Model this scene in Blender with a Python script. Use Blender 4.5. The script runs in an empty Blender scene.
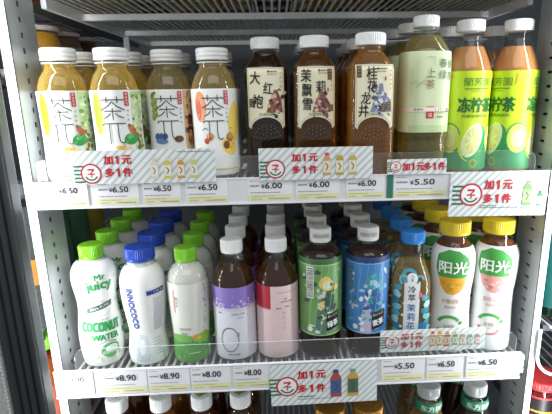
import bpy, bmesh, math, random
from mathutils import Vector, Matrix
random.seed(7)
S = bpy.context.scene
C = S.collection
PI = math.pi

# ------------------------------------------------------------------ camera, world, lights, exposure
cam_d = bpy.data.cameras.new('camera'); cam = bpy.data.objects.new('camera', cam_d); C.objects.link(cam)
S.camera = cam
def camera_basis(yaw, pit, roll):
    cy, sy, cp, sp = math.cos(yaw), math.sin(yaw), math.cos(pit), math.sin(pit)
    w = Vector((sy*cp, cy*cp, -sp)); r = Vector((cy, -sy, 0)); u = r.cross(w)
    c, s = math.cos(roll), math.sin(roll)
    return c*r + s*u, -s*r + c*u, w
_r, _u, _w = camera_basis(.0464, .2518, -.0162)
cam.matrix_world = Matrix(((_r.x, _u.x, -_w.x, 0), (_r.y, _u.y, -_w.y, -.64), (_r.z, _u.z, -_w.z, 1.35), (0, 0, 0, 1)))
cam_d.sensor_fit = 'HORIZONTAL'; cam_d.sensor_width = 36
cam_d.lens = 465.05*36/552
cam_d.shift_x = -22.3/552; cam_d.shift_y = 3.8/552
cam_d.clip_start = .01

S.view_settings.view_transform = 'Standard'; S.view_settings.look = 'None'
S.view_settings.gamma = 1; S.view_settings.use_curve_mapping = False
S.view_settings.exposure = 0
w = bpy.data.worlds.new('shop'); S.world = w; w.use_nodes = True
w.node_tree.nodes['Background'].inputs[0].default_value = (.93, .97, 1, 1)
w.node_tree.nodes['Background'].inputs[1].default_value = .55

def area(name, loc, target, sx, sy, power, col=(1, 1, 1)):
    d = bpy.data.lights.new(name, 'AREA'); d.shape = 'RECTANGLE'; d.size = sx; d.size_y = sy
    d.energy = power; d.color = col
    o = bpy.data.objects.new(name, d); C.objects.link(o); o.location = loc
    o.rotation_euler = (Vector(target) - Vector(loc)).to_track_quat('-Z', 'Y').to_euler()
    return o
# the cooler's own LED strips, upright behind the door frames at both front corners, and the shop's ceiling lights
area('led_strip_left', (-.3335, -.032, 1.22), (-.05, .22, 1.22), .012, 1.5, 2.4, (.95, .98, 1))
area('led_strip_right', (.43, -.05, 1.22), (.1, .22, 1.22), .02, 1.5, 3.2, (.95, .98, 1))
area('next_bay_fill', (-.372, -.012, 1.22), (-.45, .25, 1.22), .012, 1.5, 1.6, (.95, .98, 1))  # added unseen lamp that brightens the jars of the left neighbouring bay
area('shop_ceiling_light', (.1, -1.3, 2.7), (0, .1, 1.1), 1.8, .9, 14, (1, .98, .95))

# ------------------------------------------------------------------ materials
MATS = {}
def lin(h):
    h = h.lstrip('#'); out = []
    for i in (0, 2, 4):
        c = int(h[i:i+2], 16)/255
        out.append(c/12.92 if c <= .04045 else ((c+.055)/1.055)**2.4)
    return (*out, 1)
def mat(name, col, rough=.5, metal=0, var=.06, scale=60, bump=0, spec=.5, **kw):
    """Principled with a faint procedural mottling of the base colour."""
    if name in MATS: return MATS[name]
    m = bpy.data.materials.new(name); m.use_nodes = True; nt = m.node_tree
    b = nt.nodes['Principled BSDF']
    c = lin(col) if isinstance(col, str) else (*col[:3], 1)
    tc = nt.nodes.new('ShaderNodeTexCoord'); nz = nt.nodes.new('ShaderNodeTexNoise'); nz.inputs['Scale'].default_value = scale
    nz.inputs['Detail'].default_value = 3
    rp = nt.nodes.new('ShaderNodeValToRGB')
    rp.color_ramp.elements[0].color = (*[x*(1-var) for x in c[:3]], 1); rp.color_ramp.elements[0].position = .3
    rp.color_ramp.elements[1].color = (*[min(1, x*(1+var*.5)) for x in c[:3]], 1); rp.color_ramp.elements[1].position = .7
    nt.links.new(tc.outputs['Object'], nz.inputs['Vector']); nt.links.new(nz.outputs['Fac'], rp.inputs['Fac'])
    nt.links.new(rp.outputs['Color'], b.inputs['Base Color'])
    b.inputs['Roughness'].default_value = rough; b.inputs['Metallic'].default_value = metal
    b.inputs['Specular IOR Level'].default_value = spec
    if bump:
        bp = nt.nodes.new('ShaderNodeBump'); bp.inputs['Strength'].default_value = bump; bp.inputs['Distance'].default_value = .002
        nt.links.new(nz.outputs['Fac'], bp.inputs['Height']); nt.links.new(bp.outputs['Normal'], b.inputs['Normal'])
    for k, v in kw.items():
        b.inputs[k].default_value = v
    MATS[name] = m; return m
def ink(col):
    return mat('ink_' + col.lstrip('#'), col, .5, var=.03)
def clear(name, tint=(1, 1, 1), rough=.06, ior=1.45, gain=1.0, body=0, bodycol=(1, 1, 1)):
    """thin clear plastic: see-through with a Fresnel gloss, optionally a little milky"""
    if name in MATS: return MATS[name]
    m = bpy.data.materials.new(name); m.use_nodes = True; nt = m.node_tree; nt.nodes.clear()
    o = nt.nodes.new('ShaderNodeOutputMaterial'); t = nt.nodes.new('ShaderNodeBsdfTransparent'); g = nt.nodes.new('ShaderNodeBsdfGlossy')
    f = nt.nodes.new('ShaderNodeFresnel'); mx = nt.nodes.new('ShaderNodeMixShader')
    nz = nt.nodes.new('ShaderNodeTexNoise'); nz.inputs['Scale'].default_value = 90; bp = nt.nodes.new('ShaderNodeBump')
    tc = nt.nodes.new('ShaderNodeTexCoord'); nt.links.new(tc.outputs['Object'], nz.inputs['Vector'])
    bp.inputs['Strength'].default_value = .15; bp.inputs['Distance'].default_value = .001
    nt.links.new(nz.outputs['Fac'], bp.inputs['Height']); nt.links.new(bp.outputs['Normal'], g.inputs['Normal'])
    t.inputs['Color'].default_value = (*tint, 1); g.inputs['Roughness'].default_value = rough
    f.inputs['IOR'].default_value = ior
    mu = nt.nodes.new('ShaderNodeMath'); mu.operation = 'MULTIPLY'; mu.inputs[1].default_value = gain; mu.use_clamp = True
    nt.links.new(f.outputs[0], mu.inputs[0])
    ge = nt.nodes.new('ShaderNodeNewGeometry'); iv = nt.nodes.new('ShaderNodeMath'); iv.operation = 'SUBTRACT'; iv.inputs[0].default_value = 1
    m3 = nt.nodes.new('ShaderNodeMath'); m3.operation = 'MULTIPLY'     # a thin wall: no total reflection on the way out
    nt.links.new(ge.outputs['Backfacing'], iv.inputs[1]); nt.links.new(mu.outputs[0], m3.inputs[0]); nt.links.new(iv.outputs[0], m3.inputs[1]); nt.links.new(m3.outputs[0], mx.inputs['Fac'])
    base = t
    if body:
        d = nt.nodes.new('ShaderNodeBsdfDiffuse'); d.inputs['Color'].default_value = (*bodycol, 1)
        m2 = nt.nodes.new('ShaderNodeMixShader'); m2.inputs['Fac'].default_value = body
        nt.links.new(t.outputs[0], m2.inputs[1]); nt.links.new(d.outputs[0], m2.inputs[2]); base = m2
    nt.links.new(base.outputs[0], mx.inputs[1]); nt.links.new(g.outputs[0], mx.inputs[2]); nt.links.new(mx.outputs[0], o.inputs['Surface'])
    MATS[name] = m; return m
def liquid(name, col, thick=.45, depth=.55, back=.3):
    """a drink: partly cloudy (diffuse and translucent body), partly see-through; clear ones with painted edge light"""
    if name in MATS: return MATS[name]
    m = bpy.data.materials.new(name); m.use_nodes = True; nt = m.node_tree; nt.nodes.clear()
    c = lin(col)
    o = nt.nodes.new('ShaderNodeOutputMaterial')
    d = nt.nodes.new('ShaderNodeBsdfDiffuse'); tl = nt.nodes.new('ShaderNodeBsdfTranslucent'); t = nt.nodes.new('ShaderNodeBsdfTransparent')
    g = nt.nodes.new('ShaderNodeBsdfGlossy'); g.inputs['Roughness'].default_value = .08
    lw = nt.nodes.new('ShaderNodeLayerWeight'); lw.inputs['Blend'].default_value = .35
    nz = nt.nodes.new('ShaderNodeTexNoise'); nz.inputs['Scale'].default_value = 25
    tc = nt.nodes.new('ShaderNodeTexCoord'); nt.links.new(tc.outputs['Object'], nz.inputs['Vector'])
    rp = nt.nodes.new('ShaderNodeValToRGB')
    rp.color_ramp.elements[0].color = (*[x*.9 for x in c[:3]], 1); rp.color_ramp.elements[1].color = c
    nt.links.new(nz.outputs['Fac'], rp.inputs['Fac'])
    for n in (d, tl): nt.links.new(rp.outputs[0], n.inputs['Color'])
    t.inputs['Color'].default_value = (*[x**depth for x in c[:3]], 1)
    a = nt.nodes.new('ShaderNodeMixShader'); a.inputs['Fac'].default_value = back
    nt.links.new(d.outputs[0], a.inputs[1]); nt.links.new(tl.outputs[0], a.inputs[2])
    b = nt.nodes.new('ShaderNodeMixShader'); b.inputs['Fac'].default_value = thick
    if thick < .6:                                       # stronger body colour at the rim, painting in light refracted there
        ma = nt.nodes.new('ShaderNodeMath'); ma.operation = 'MULTIPLY_ADD'; ma.inputs[1].default_value = thick*1.3; ma.inputs[2].default_value = thick*.55; ma.use_clamp = True
        nt.links.new(lw.outputs['Facing'], ma.inputs[0]); nt.links.new(ma.outputs[0], b.inputs['Fac'])
    nt.links.new(t.outputs[0], b.inputs[1]); nt.links.new(a.outputs[0], b.inputs[2])
    e = nt.nodes.new('ShaderNodeMixShader'); f = nt.nodes.new('ShaderNodeFresnel'); f.inputs['IOR'].default_value = 1.25
    ge = nt.nodes.new('ShaderNodeNewGeometry'); iv = nt.nodes.new('ShaderNodeMath'); iv.operation = 'SUBTRACT'; iv.inputs[0].default_value = 1
    m3 = nt.nodes.new('ShaderNodeMath'); m3.operation = 'MULTIPLY'
    nt.links.new(ge.outputs['Backfacing'], iv.inputs[1]); nt.links.new(f.outputs[0], m3.inputs[0]); nt.links.new(iv.outputs[0], m3.inputs[1]); nt.links.new(m3.outputs[0], e.inputs['Fac']); nt.links.new(b.outputs[0], e.inputs[1]); nt.links.new(g.outputs[0], e.inputs[2])
    nt.links.new(e.outputs[0], o.inputs['Surface'])
    MATS[name] = m; return m

PET = clear('clear_bottle_plastic', (.97, .98, .97), .05, 1.45, 1.2)
ACRYL = clear('clear_acrylic', (.97, .985, .985), .04, 1.49, 1.4, .025, (.9, .93, .93))
EDGE = clear('acrylic_cut_edge', (.9, .92, .92), .1, 1.5, 1, .55, (.85, .9, .9))
WHITE_PLASTIC = mat('white_rail_plastic', '#e9ebee', .35, var=.03)
STEEL = mat('grey_perforated_steel', '#b4b8b9', .32, .35, .08, 30)
WHITE_STEEL = mat('white_enamelled_steel', '#eceeee', .35, 0, .04)
WIRE = mat('zinc_wire', '#d8d8d3', .35, 0, .1)
BACK = mat('dark_cooler_back', '#50555b', .6, 0, .25, 8)

# ------------------------------------------------------------------ mesh helpers
def link(name, me, m, parent=None, smooth=False):
    o = bpy.data.objects.new(name, me); C.objects.link(o)
    for x in (m if isinstance(m, (list, tuple)) else [m]): me.materials.append(x)
    if smooth: me.shade_smooth() if hasattr(me, 'shade_smooth') else [setattr(p, 'use_smooth', True) for p in me.polygons]
    if parent: o.parent = parent
    return o
def from_bm(bm, name):
    me = bpy.data.meshes.new(name); bm.to_mesh(me); bm.free(); return me
def box_bm(x0, x1, y0, y1, z0, z1, bev=0, bm=None):
    bm2 = bmesh.new()
    bmesh.ops.create_cube(bm2, size=1)
    for v in bm2.verts:
        v.co = Vector((x0+(v.co.x+.5)*(x1-x0), y0+(v.co.y+.5)*(y1-y0), z0+(v.co.z+.5)*(z1-z0)))
    if bev: bmesh.ops.bevel(bm2, geom=bm2.edges[:], offset=bev, segments=2, affect='EDGES', profile=.5)
    if bm is None: return bm2
    me = bpy.data.meshes.new('t'); bm2.to_mesh(me); bm2.free(); bm.from_mesh(me); bpy.data.meshes.remove(me); return bm
def rod_mesh(name, p0, p1, r, seg=8):
    bm = bmesh.new(); p0 = Vector(p0); p1 = Vector(p1)
    bmesh.ops.create_cone(bm, segments=seg, radius1=r, radius2=r, depth=(p1-p0).length, cap_ends=True)
    M = Matrix.Translation((p0+p1)/2) @ (p1-p0).to_track_quat('Z', 'Y').to_matrix().to_4x4()
    bm.transform(M); return from_bm(bm, name)
def thing(name, label, cat, loc=(0, 0, 0), rz=0, group=None):
    o = bpy.data.objects.new(name, None); C.objects.link(o); o.empty_display_size = .02
    o.location = loc; o.rotation_euler = (0, 0, rz); o['label'] = label; o['category'] = cat
    if group: o['group'] = group
    return o
def struct(o): o['kind'] = 'structure'; return o
KIDS = {}
def kids(o):
    return [c for c in C.objects if c.parent == o] if o not in KIDS else KIDS[o]
def copy_tree(o, parent=None, skip=()):
    c = o.copy(); C.objects.link(c)
    if parent: c.parent = parent
    for ch in list(o.children):
        if ch.name.split('.')[0] in skip: continue
        copy_tree(ch, c, skip)
    return c

# ------------------------------------------------------------------ lettering and flat print, wrapped on a surface
TXT = {}
_cu = bpy.data.curves.new('type', 'FONT'); _to = bpy.data.objects.new('type', _cu); C.objects.link(_to)
def text_mesh(s, bold):
    k = (s, bold)
    if k in TXT: return TXT[k]
    _cu.body = s; _cu.size = 1; _cu.offset = bold; _cu.resolution_u = 2; _cu.align_x = 'LEFT'
    bpy.context.view_layer.update()
    ev = _to.evaluated_get(bpy.context.evaluated_depsgraph_get()); me = ev.to_mesh()
    vs = [(v.co.x, v.co.y) for v in me.vertices]; fs = [tuple(p.vertices) for p in me.polygons]
    ev.to_mesh_clear()
    if vs:
        x0 = min(v[0] for v in vs); x1 = max(v[0] for v in vs); y0 = min(v[1] for v in vs); y1 = max(v[1] for v in vs)
    else: x0 = x1 = y0 = y1 = 0
    TXT[k] = (vs, fs, x0, x1, y0, y1); return TXT[k]
class Print:
    """flat print: 2D shapes (u across, v up) in layers; build() maps them on a surface"""
    def __init__(s): s.items = []
    def raw(s, vs, fs, col): s.items.append((vs, fs, col)); return s
    def poly(s, pts, col): return s.raw(list(pts), [tuple(range(len(pts)))], col)
    def rect(s, u0, u1, v0, v1, col): return s.poly([(u0, v0), (u1, v0), (u1, v1), (u0, v1)], col)
    def ell(s, u, v, a, b, col, rot=0, n=20, wob=0):
        c, q = math.cos(rot), math.sin(rot); pts = []
        for i in range(n):
            t = 2*PI*i/n; k = 1 + (random.uniform(-wob, wob) if wob else 0)
            x, y = a*k*math.cos(t), b*k*math.sin(t); pts.append((u+x*c-y*q, v+x*q+y*c))
        return s.poly(pts, col)
    def arc(s, u, v, r0, r1, a0, a1, col, n=28, sq=1):
        vs, fs = [], []
        for i in range(n+1):
            t = math.radians(a0+(a1-a0)*i/n)
            vs += [(u+r0*math.cos(t), v+sq*r0*math.sin(t)), (u+r1*math.cos(t), v+sq*r1*math.sin(t))]
            if i: fs.append((2*i-2, 2*i-1, 2*i+1, 2*i))
        return s.raw(vs, fs, col)
    def line(s, pts, wd, col):
        vs, fs = [], []
        for (x0, y0), (x1, y1) in zip(pts, pts[1:]):
            L = math.hypot(x1-x0, y1-y0) or 1e-9; nx, ny = -(y1-y0)/L*wd/2, (x1-x0)/L*wd/2; b = len(vs)
            vs += [(x0+nx, y0+ny), (x0-nx, y0-ny), (x1-nx, y1-ny), (x1+nx, y1+ny)]; fs.append((b, b+1, b+2, b+3))
        return s.raw(vs, fs, col)
    def text(s, t, u, v, h, col, bold=.02, wide=None, rot=0, align='c'):
        """centred on (u, v); h is the ink height, wide an optional ink width"""
        vs, fs, x0, x1, y0, y1 = text_mesh(t, 0)
        if not fs: return s
        k = h/(y1-y0); kx = k if wide is None else wide/(x1-x0); W = kx*(x1-x0)
        ou = {'c': -W/2, 'l': 0, 'r': -W}[align]; c, q = math.cos(rot), math.sin(rot); out = []
        for x, y in vs:
            a, b = (x-x0)*kx+ou, (y-y0)*k-h/2; out.append((u+a*c-b*q, v+a*q+b*c))
        if bold <= .011: return s.raw(out, fs, col)
        g = bold*k*.9                                   # heavier strokes: the same outline struck several times
        for dx, dy in ((0, 0), (g, g*.6), (-g, g*.6), (g, -g*.6), (-g, -g*.6)):
            s.raw([(x+dx, y+dy) for x, y in out], fs, col)
        return s
    def column(s, t, u, v, h, pitch, col, bold=.02, jit=0):
        for i, ch in enumerate(t): s.text(ch, u+random.uniform(-jit, jit), v-i*pitch, h, col, bold)
        return s
    def dashes(s, u0, u1, v, h, col, lo=.0015, hi=.005, gap=.0008):
        u = u0
        while u < u1-lo:
            l = min(random.uniform(lo, hi), u1-u); s.rect(u, u+l, v-h/2, v+h/2, col); u += l+gap
        return s
    def build(s, name, mp, parent=None, ug=.003, vg=None, base=.0006, step=.000008):
        bm = bmesh.new(); cols = []; 
        for k, (vs, fs, col) in enumerate(s.items):
            if col not in cols: cols.append(col)
            b2 = bmesh.new(); bv = [b2.verts.new((x, y, 0)) for x, y in vs]
            for f in fs:
                if len(set(f)) > 2:
                    try: b2.faces.new([bv[i] for i in f])
                    except ValueError: pass
            for ax, g in ((0, ug), (1, vg)):
                if not g or not b2.verts: continue
                lo = min(v.co[ax] for v in b2.verts); hi = max(v.co[ax] for v in b2.verts)
                if hi-lo < g: continue
                i = math.ceil(lo/g)
                while i*g < hi:
                    co = [0, 0, 0]; no = [0, 0, 0]; co[ax] = i*g; no[ax] = 1
                    bmesh.ops.bisect_plane(b2, geom=b2.verts[:]+b2.edges[:]+b2.faces[:], plane_co=co, plane_no=no, dist=1e-7); i += 1
            off = base+step*k; mi = cols.index(col); mp_v = {}
            for v in b2.verts: mp_v[v] = bm.verts.new(mp(v.co.x, v.co.y, off))
            for f in b2.faces:
                nf = bm.faces.new([mp_v[v] for v in f.verts]); nf.material_index = mi
            b2.free()
        return link(name, from_bm(bm, name), [ink(c) for c in cols], parent)
def flat(u, v, off): return Vector((u, -off, v))

# ------------------------------------------------------------------ bottles
def smooth_profile(pts, n=4):
    out = []
    for i in range(len(pts)-1):
        p0 = pts[max(i-1, 0)]; p1 = pts[i]; p2 = pts[i+1]; p3 = pts[min(i+2, len(pts)-1)]
        for k in range(n):
            t = k/n; z = p1[0]+(p2[0]-p1[0])*t
            m1 = (p2[1]-p0[1])/max(1e-6, p2[0]-p0[0]); m2 = (p3[1]-p1[1])/max(1e-6, p3[0]-p1[0]); d = p2[0]-p1[0]
            if (p1[1]-p0[1])*(p2[1]-p1[1]) <= 0: m1 = 0
            if (p2[1]-p1[1])*(p3[1]-p2[1]) <= 0: m2 = 0
            r = (2*t**3-3*t**2+1)*p1[1]+(t**3-2*t**2+t)*d*m1+(-2*t**3+3*t**2)*p2[1]+(t**3-t**2)*d*m2
            out.append((z, r))
    out.append(pts[-1]); return out
class Shape:
    def __init__(s, pts, sq=2.0, sq_top=None, flutes=None):
        s.p = smooth_profile(pts); s.sq = sq; s.sq_top = sq_top or pts[-1][0]; s.flutes = flutes
    def r(s, z):
        p = s.p
        if z <= p[0][0]: return p[0][1]
        for a, b in zip(p, p[1:]):
            if z <= b[0]: return a[1]+(b[1]-a[1])*(z-a[0])/max(1e-9, b[0]-a[0])
        return p[-1][1]
    def n(s, z):
        if s.sq == 2: return 2
        t = min(1, max(0, (s.sq_top-z)/.03)); return 2+(s.sq-2)*t
    def rho(s, th, z):
        n = s.n(z); k = (abs(math.cos(th))**n+abs(math.sin(th))**n)**(-1/n)
        if s.flutes:
            z0, z1, cnt, amp = s.flutes
            if z0 < z < z1: k *= 1-amp*math.sin(PI*(z-z0)/(z1-z0))*(.5-.5*math.cos(cnt*th))
        return k*s.r(z)
    def at(s, th, z, off=0):
        q = s.rho(th, z)+off; return Vector((q*math.sin(th), -q*math.cos(th), z))
    def wrap(s, rref=None, plane=False):
        R = rref or max(r for z, r in s.p)
        def f(u, v, off):
            if plane:
                r = s.r(v); n = s.n(v); x = max(-.97*r, min(.97*r, u))
                return Vector((u, -r*(1-abs(x/r)**n)**(1/n)-off, v))
            return s.at(u/R, v, off)
        return f
    def mesh(s, name, z0, z1, off=0, seg=48, cap0=True, cap1=True, th0=-PI, th1=PI):
        zs = [z0]+[z for z, r in s.p if z0+1e-5 < z < z1-1e-5]+[z1]
        bm = bmesh.new(); full = th1-th0 > 2*PI-1e-4; rings = []
        for z in zs:
            rings.append([bm.verts.new(s.at(th0+(th1-th0)*i/seg, z, off)) for i in range(seg if full else seg+1)])
        for a, b in zip(rings, rings[1:]):
            for i in range(seg):
                j = (i+1) % seg if full else i+1
                bm.faces.new((a[i], a[j], b[j], b[i]))
        if full and cap0: bm.faces.new(list(reversed(rings[0])))
        if full and cap1: bm.faces.new(rings[-1])
        return from_bm(bm, name)
def lathe(name, pts, seg=40, teeth=None):
    """teeth=(z0, z1, depth): the ring of grip ribs round a cap"""
    bm = bmesh.new(); rings = []
    for z, r in pts:
        rings.append([bm.verts.new(((r-(teeth[2] if teeth and teeth[0] <= z <= teeth[1] and i % 2 else 0))*math.sin(2*PI*i/seg),
                                    -(r-(teeth[2] if teeth and teeth[0] <= z <= teeth[1] and i % 2 else 0))*math.cos(2*PI*i/seg), z)) for i in range(seg)])
    for a, b in zip(rings, rings[1:]):
        for i in range(seg): bm.faces.new((a[i], a[(i+1) % seg], b[(i+1) % seg], b[i]))
    bm.faces.new(list(reversed(rings[0]))); bm.faces.new(rings[-1])
    return from_bm(bm, name)
def cap_mesh(r, z0, h, ribs=True):
    b = min(.0018, h*.12)
    pts = [(z0, r*.97), (z0+.0008, r), (z0+h*.22, r), (z0+h*.225, r*.985), (z0+h*.25, r*.985), (z0+h*.26, r), (z0+h-b*1.6, r), (z0+h-b*.5, r-b*.5), (z0+h, r-b*1.5)]
    return lathe('cap', pts, 96, (z0+h*.255, z0+h-b*1.5, .0007) if ribs else None)
def plain_cap(r, z0, h):
    return lathe('cap', [(z0, r*.96), (z0+.0006, r), (z0+h*.2, r), (z0+h*.21, r*.975), (z0+h*.27, r*.975), (z0+h*.28, r), (z0+h*.52, r), (z0+h*.54, r*.985), (z0+h*.60, r*.985), (z0+h*.62, r), (z0+h*.84, r*.995), (z0+h*.95, r*.965), (z0+h, r*.90)], 56)
def bottle(name, label, cat, shape, cap, liq, lab=None, group=None, loc=(0, 0, 0), rz=0, pet=PET, seg=48):
    """cap=(radius, bottom z, height, material); liq=(top z, material); lab=(z0, z1, material)"""
    t = thing(name, label, cat, loc, rz, group)
    H = shape.p[-1][0]
    link('body', shape.mesh('body', 0, H, seg=seg), pet, t, True)
    if liq: link('drink', shape.mesh('drink', .0022, liq[0], -.0012, seg=seg), liq[1], t, True)
    c = link('cap', plain_cap(*cap[:3]) if cap[3] is CAPT else cap_mesh(*cap[:3]), cap[3], t, cap[3] is CAPT)
    nr = shape.r(cap[1])
    link('neck_ring', lathe('neck_ring', [(cap[1]-.0042, nr), (cap[1]-.004, nr+.0022), (cap[1]-.0026, nr+.0022), (cap[1]-.0024, nr)], 40), pet if len(cap) < 5 else cap[4], t, True)
    l = None
    if lab:
        l = link('label', shape.mesh('label', lab[0], lab[1], .0004, seg=64, cap0=False, cap1=False), lab[2], t, True)
    return t, l, c

CAPW = mat('white_cap', '#e9ebea', .4, var=.03); CAPT = mat('frosted_white_cap', '#dfe1df', .3, var=.04)
PAPER = mat('white_label_film', '#eef0ee', .38, var=.02, spec=.4)
BLACK = '#17171a'; GREY = '#6d6f72'; RED = '#c22432'; GREEN = '#1f7a4a'
FRONT = []      # (thing, label tail for copies, number of rows behind, group, skip)

# ---- upper shelf, four wide-necked fruit teas with white labels
ZU, ZL, ZB = 1.2264, .9304, .6324
shA = Shape([(0, .024), (.003, .029), (.010, .0325), (.02, .0334), (.06, .0326), (.09, .0328), (.118, .0334), (.130, .0333), (.141, .0305), (.150, .0262), (.156, .0218), (.160, .0203), (.170, .0203), (.176, .0203)])
LEMON_TEA = liquid('pale_yellow_tea', '#e8c565', .38, .3, .15); OLIVE_TEA = liquid('olive_gold_tea', '#cdb87c', .30, .3, .15)
GOLD_TEA = liquid('golden_tea', '#d9c07c', .34, .3, .15)
def hanzi_cha(p, u, v, s, wd, col):      # the thin-stroke tea glyph and the pi under it
    for pts in ([(-.5, .36), (.5, .36)], [(-.22, .5), (-.22, .22)], [(.22, .5), (.22, .22)],
                [(0, .28), (-.2, .08), (-.5, -.08)], [(0, .28), (.2, .08), (.5, -.08)], [(-.36, -.12), (.36, -.12)],
                [(0, .02), (0, -.5)], [(-.1, -.22), (-.24, -.36), (-.42, -.44)], [(.1, -.22), (.24, -.34), (.44, -.42)]):
        p.line([(u+x*s, v+y*s) for x, y in pts], wd, col)
    v2 = v-s*1.02
    for pts in ([(-.5, .26), (-.42, .36), (.5, .36)], [(-.2, .36), (-.2, -.52)], [(.16, .36), (.16, -.2), (.2, -.42), (.32, -.5), (.42, -.42)]):
        p.line([(u+x*s, v2+y*s) for x, y in pts], wd, col)
def fruit_tea(label, loc, rz, liqm, art):
    t, l, c = bottle('fruit_tea_bottle', label, 'bottle', shA, (.0232, .1685, .0165, CAPT, CAPT), (.1665, liqm), (.006, .129, PAPER), 'wide fruit tea bottles on the upper shelf', loc, rz)
    mp = shA.wrap(.0334)
    a = Print(); art(a); a.build('artwork', mp, l, vg=.006)
    p = Print(); hanzi_cha(p, -.0085, .105, .031, .00125, '#26282a')
    p.rect(.0075, .0135, .108, .1265, '#bf3340').column('果味茶饮', .0105, .1235, .0031, .0042, '#f4e9e4', .01)
    p.column('清新果味', .0110, .1015, .003, .0062, GREY, 0)
    p.build('lettering', mp, l, base=.0013, vg=.006)
    return t
def art_green(a):
    a.ell(-.0305, .098, .0080, .029, '#b3d422'); a.ell(-.032, .1, .0050, .021, '#96c01c')
    a.poly([(.0165, .128), (.036, .128), (.036, .01), (.021, .03), (.017, .07)], '#c3d7a3')
    for i in range(46): a.ell(random.uniform(.019, .038), random.uniform(.055, .126), random.uniform(.001, .0032), random.uniform(.0015, .005), random.choice(['#8fb867', '#6d9c4c', '#b9d08f', '#dfe8cc', '#a3bf80']), random.uniform(0, 3))
    for i in range(12): a.ell(random.uniform(.02, .034), random.uniform(.048, .075), .0022, .0032, random.choice(['#7d5a3b', '#a94a35', '#5b7e3a']), random.uniform(0, 3))
    a.line([(.002, .055), (.010, .064), (.014, .075), (.012, .083)], .0022, '#b9bdbf')
    a.ell(.0135, .063, .0105, .008, '#2f9a41', .2); a.ell(.012, .066, .005, .003, '#58b85a', .2)
    a.ell(.0145, .077, .0042, .006, '#d06a3a', .3); a.ell(.0185, .073, .0035, .005, '#9c5a34'); a.ell(.0115, .081, .002, .0026, '#6a7b46')
    for i in range(5): a.ell(-.006+i*.002, .052-.001*(i % 2), .003, .0022, '#ecb445', .4)
    a.ell(-.001, .046, .006, .0022, '#e9a63c'); a.ell(.0085, .047, .004, .006, '#f4d9a0')
    a.rect(-.03, .03, .014, .016, '#eac873')
def art_grape(a):
    for u, v in ((-.0300, .119), (-.026, .112), (-.0305, .109), (-.0255, .103), (-.0295, .099), (-.026, .094), (-.0305, .09)): a.ell(u, v, .0038, .0052, '#8a9a44'); a.ell(u-.001, v+.002, .0012, .0016, '#c7cf8c')
    a.ell(-.0275, .123, .005, .0025, '#63803a', .5)
    a.poly([(.0155, .128), (.036, .128), (.036, .01), (.018, .03), (.0165, .07)], '#dcb68a')
    for i in range(40): a.ell(random.uniform(.018, .037), random.uniform(.05, .126), random.uniform(.001, .0035), random.uniform(.0015, .005), random.choice(['#a1653b', '#c58d58', '#6a3a2a', '#e2c29a', '#8b4a33']), random.uniform(0, 3))
    a.poly([(.0185, .088), (.0275, .094), (.036, .088)], '#4b2b23'); a.rect(.022, .033, .078, .088, '#7d3e2d')
    a.poly([(.0165, .07), (.0265, .078), (.036, .07)], '#54302a')
    for i in range(6): a.ell(-.028+i*.003, .061+.002*(i % 2), .003, .0045, '#3a5d8f', .3)
    a.ell(-.02, .055, .01, .004, '#5c86b8'); a.ell(.006, .058, .007, .005, '#6d4d3c')
def art_peach(a):
    a.ell(-.0275, .104, .0095, .0215, '#ee9a5e'); a.ell(-.026, .101, .0075, .018, '#f0ab7c'); a.ell(-.0305, .1, .005, .015, '#e26a55')
    a.line([(.003, .118), (.010, .112), (.014, .106)], .001, '#9dae5a')
    a.ell(.0235, .081, .0105, .030, '#f1cf4a', -.08); a.ell(.021, .085, .006, .024, '#f5dc74', -.08); a.ell(.014, .048, .011, .014, '#f3d35c', .5)
    for i in range(14): a.ell(random.uniform(.012, .024), random.uniform(.045, .08), .0016, .0012, random.choice(['#e3b032', '#d9a13c']))
    a.ell(.0145, .061, .0055, .0065, '#a56b35'); a.ell(.0155, .0625, .0035, .004, '#caa05a'); a.ell(.009, .05, .005, .006, '#7d4a2c')
    a.ell(-.0145, .062, .0055, .0055, '#d98a4a'); a.ell(-.0155, .0635, .003, .003, '#efb98a'); a.ell(-.02, .056, .004, .004, '#c9553c')
    a.line([(-.026, .071), (-.022, .0745), (-.017, .072)], .0012, '#3b6a3a'); a.rect(-.03, .03, .014, .016, '#eac873')
t = fruit_tea('wide fruit tea bottle leftmost on the upper shelf, yellow-green fruit on its white label', (-.294, .045, ZU), .42, LEMON_TEA, art_green); FRONT.append((t, 'white-capped fruit tea bottle in the leftmost column of the upper shelf', 2, .072))
t = fruit_tea('wide fruit tea bottle second from the left on the upper shelf, with green label art', (-.2245, .05, ZU), .40, LEMON_TEA, art_green); FRONT.append((t, 'white-capped fruit tea bottle in the second column of the upper shelf', 2, .072))
t = fruit_tea('wide fruit tea bottle with olive grapes and a brown scene on its white label', (-.1572, .09, ZU), .30, OLIVE_TEA, art_grape); FRONT.append((t, 'white-capped fruit tea bottle behind the olive grape label', 1, .072))
t = fruit_tea('wide fruit tea bottle with an orange peach and yellow mango on its white label', (-.0879, .07, ZU), .28, GOLD_TEA, art_peach); FRONT.append((t, 'white-capped fruit tea bottle behind the peach and mango label', 1, .072))

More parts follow.
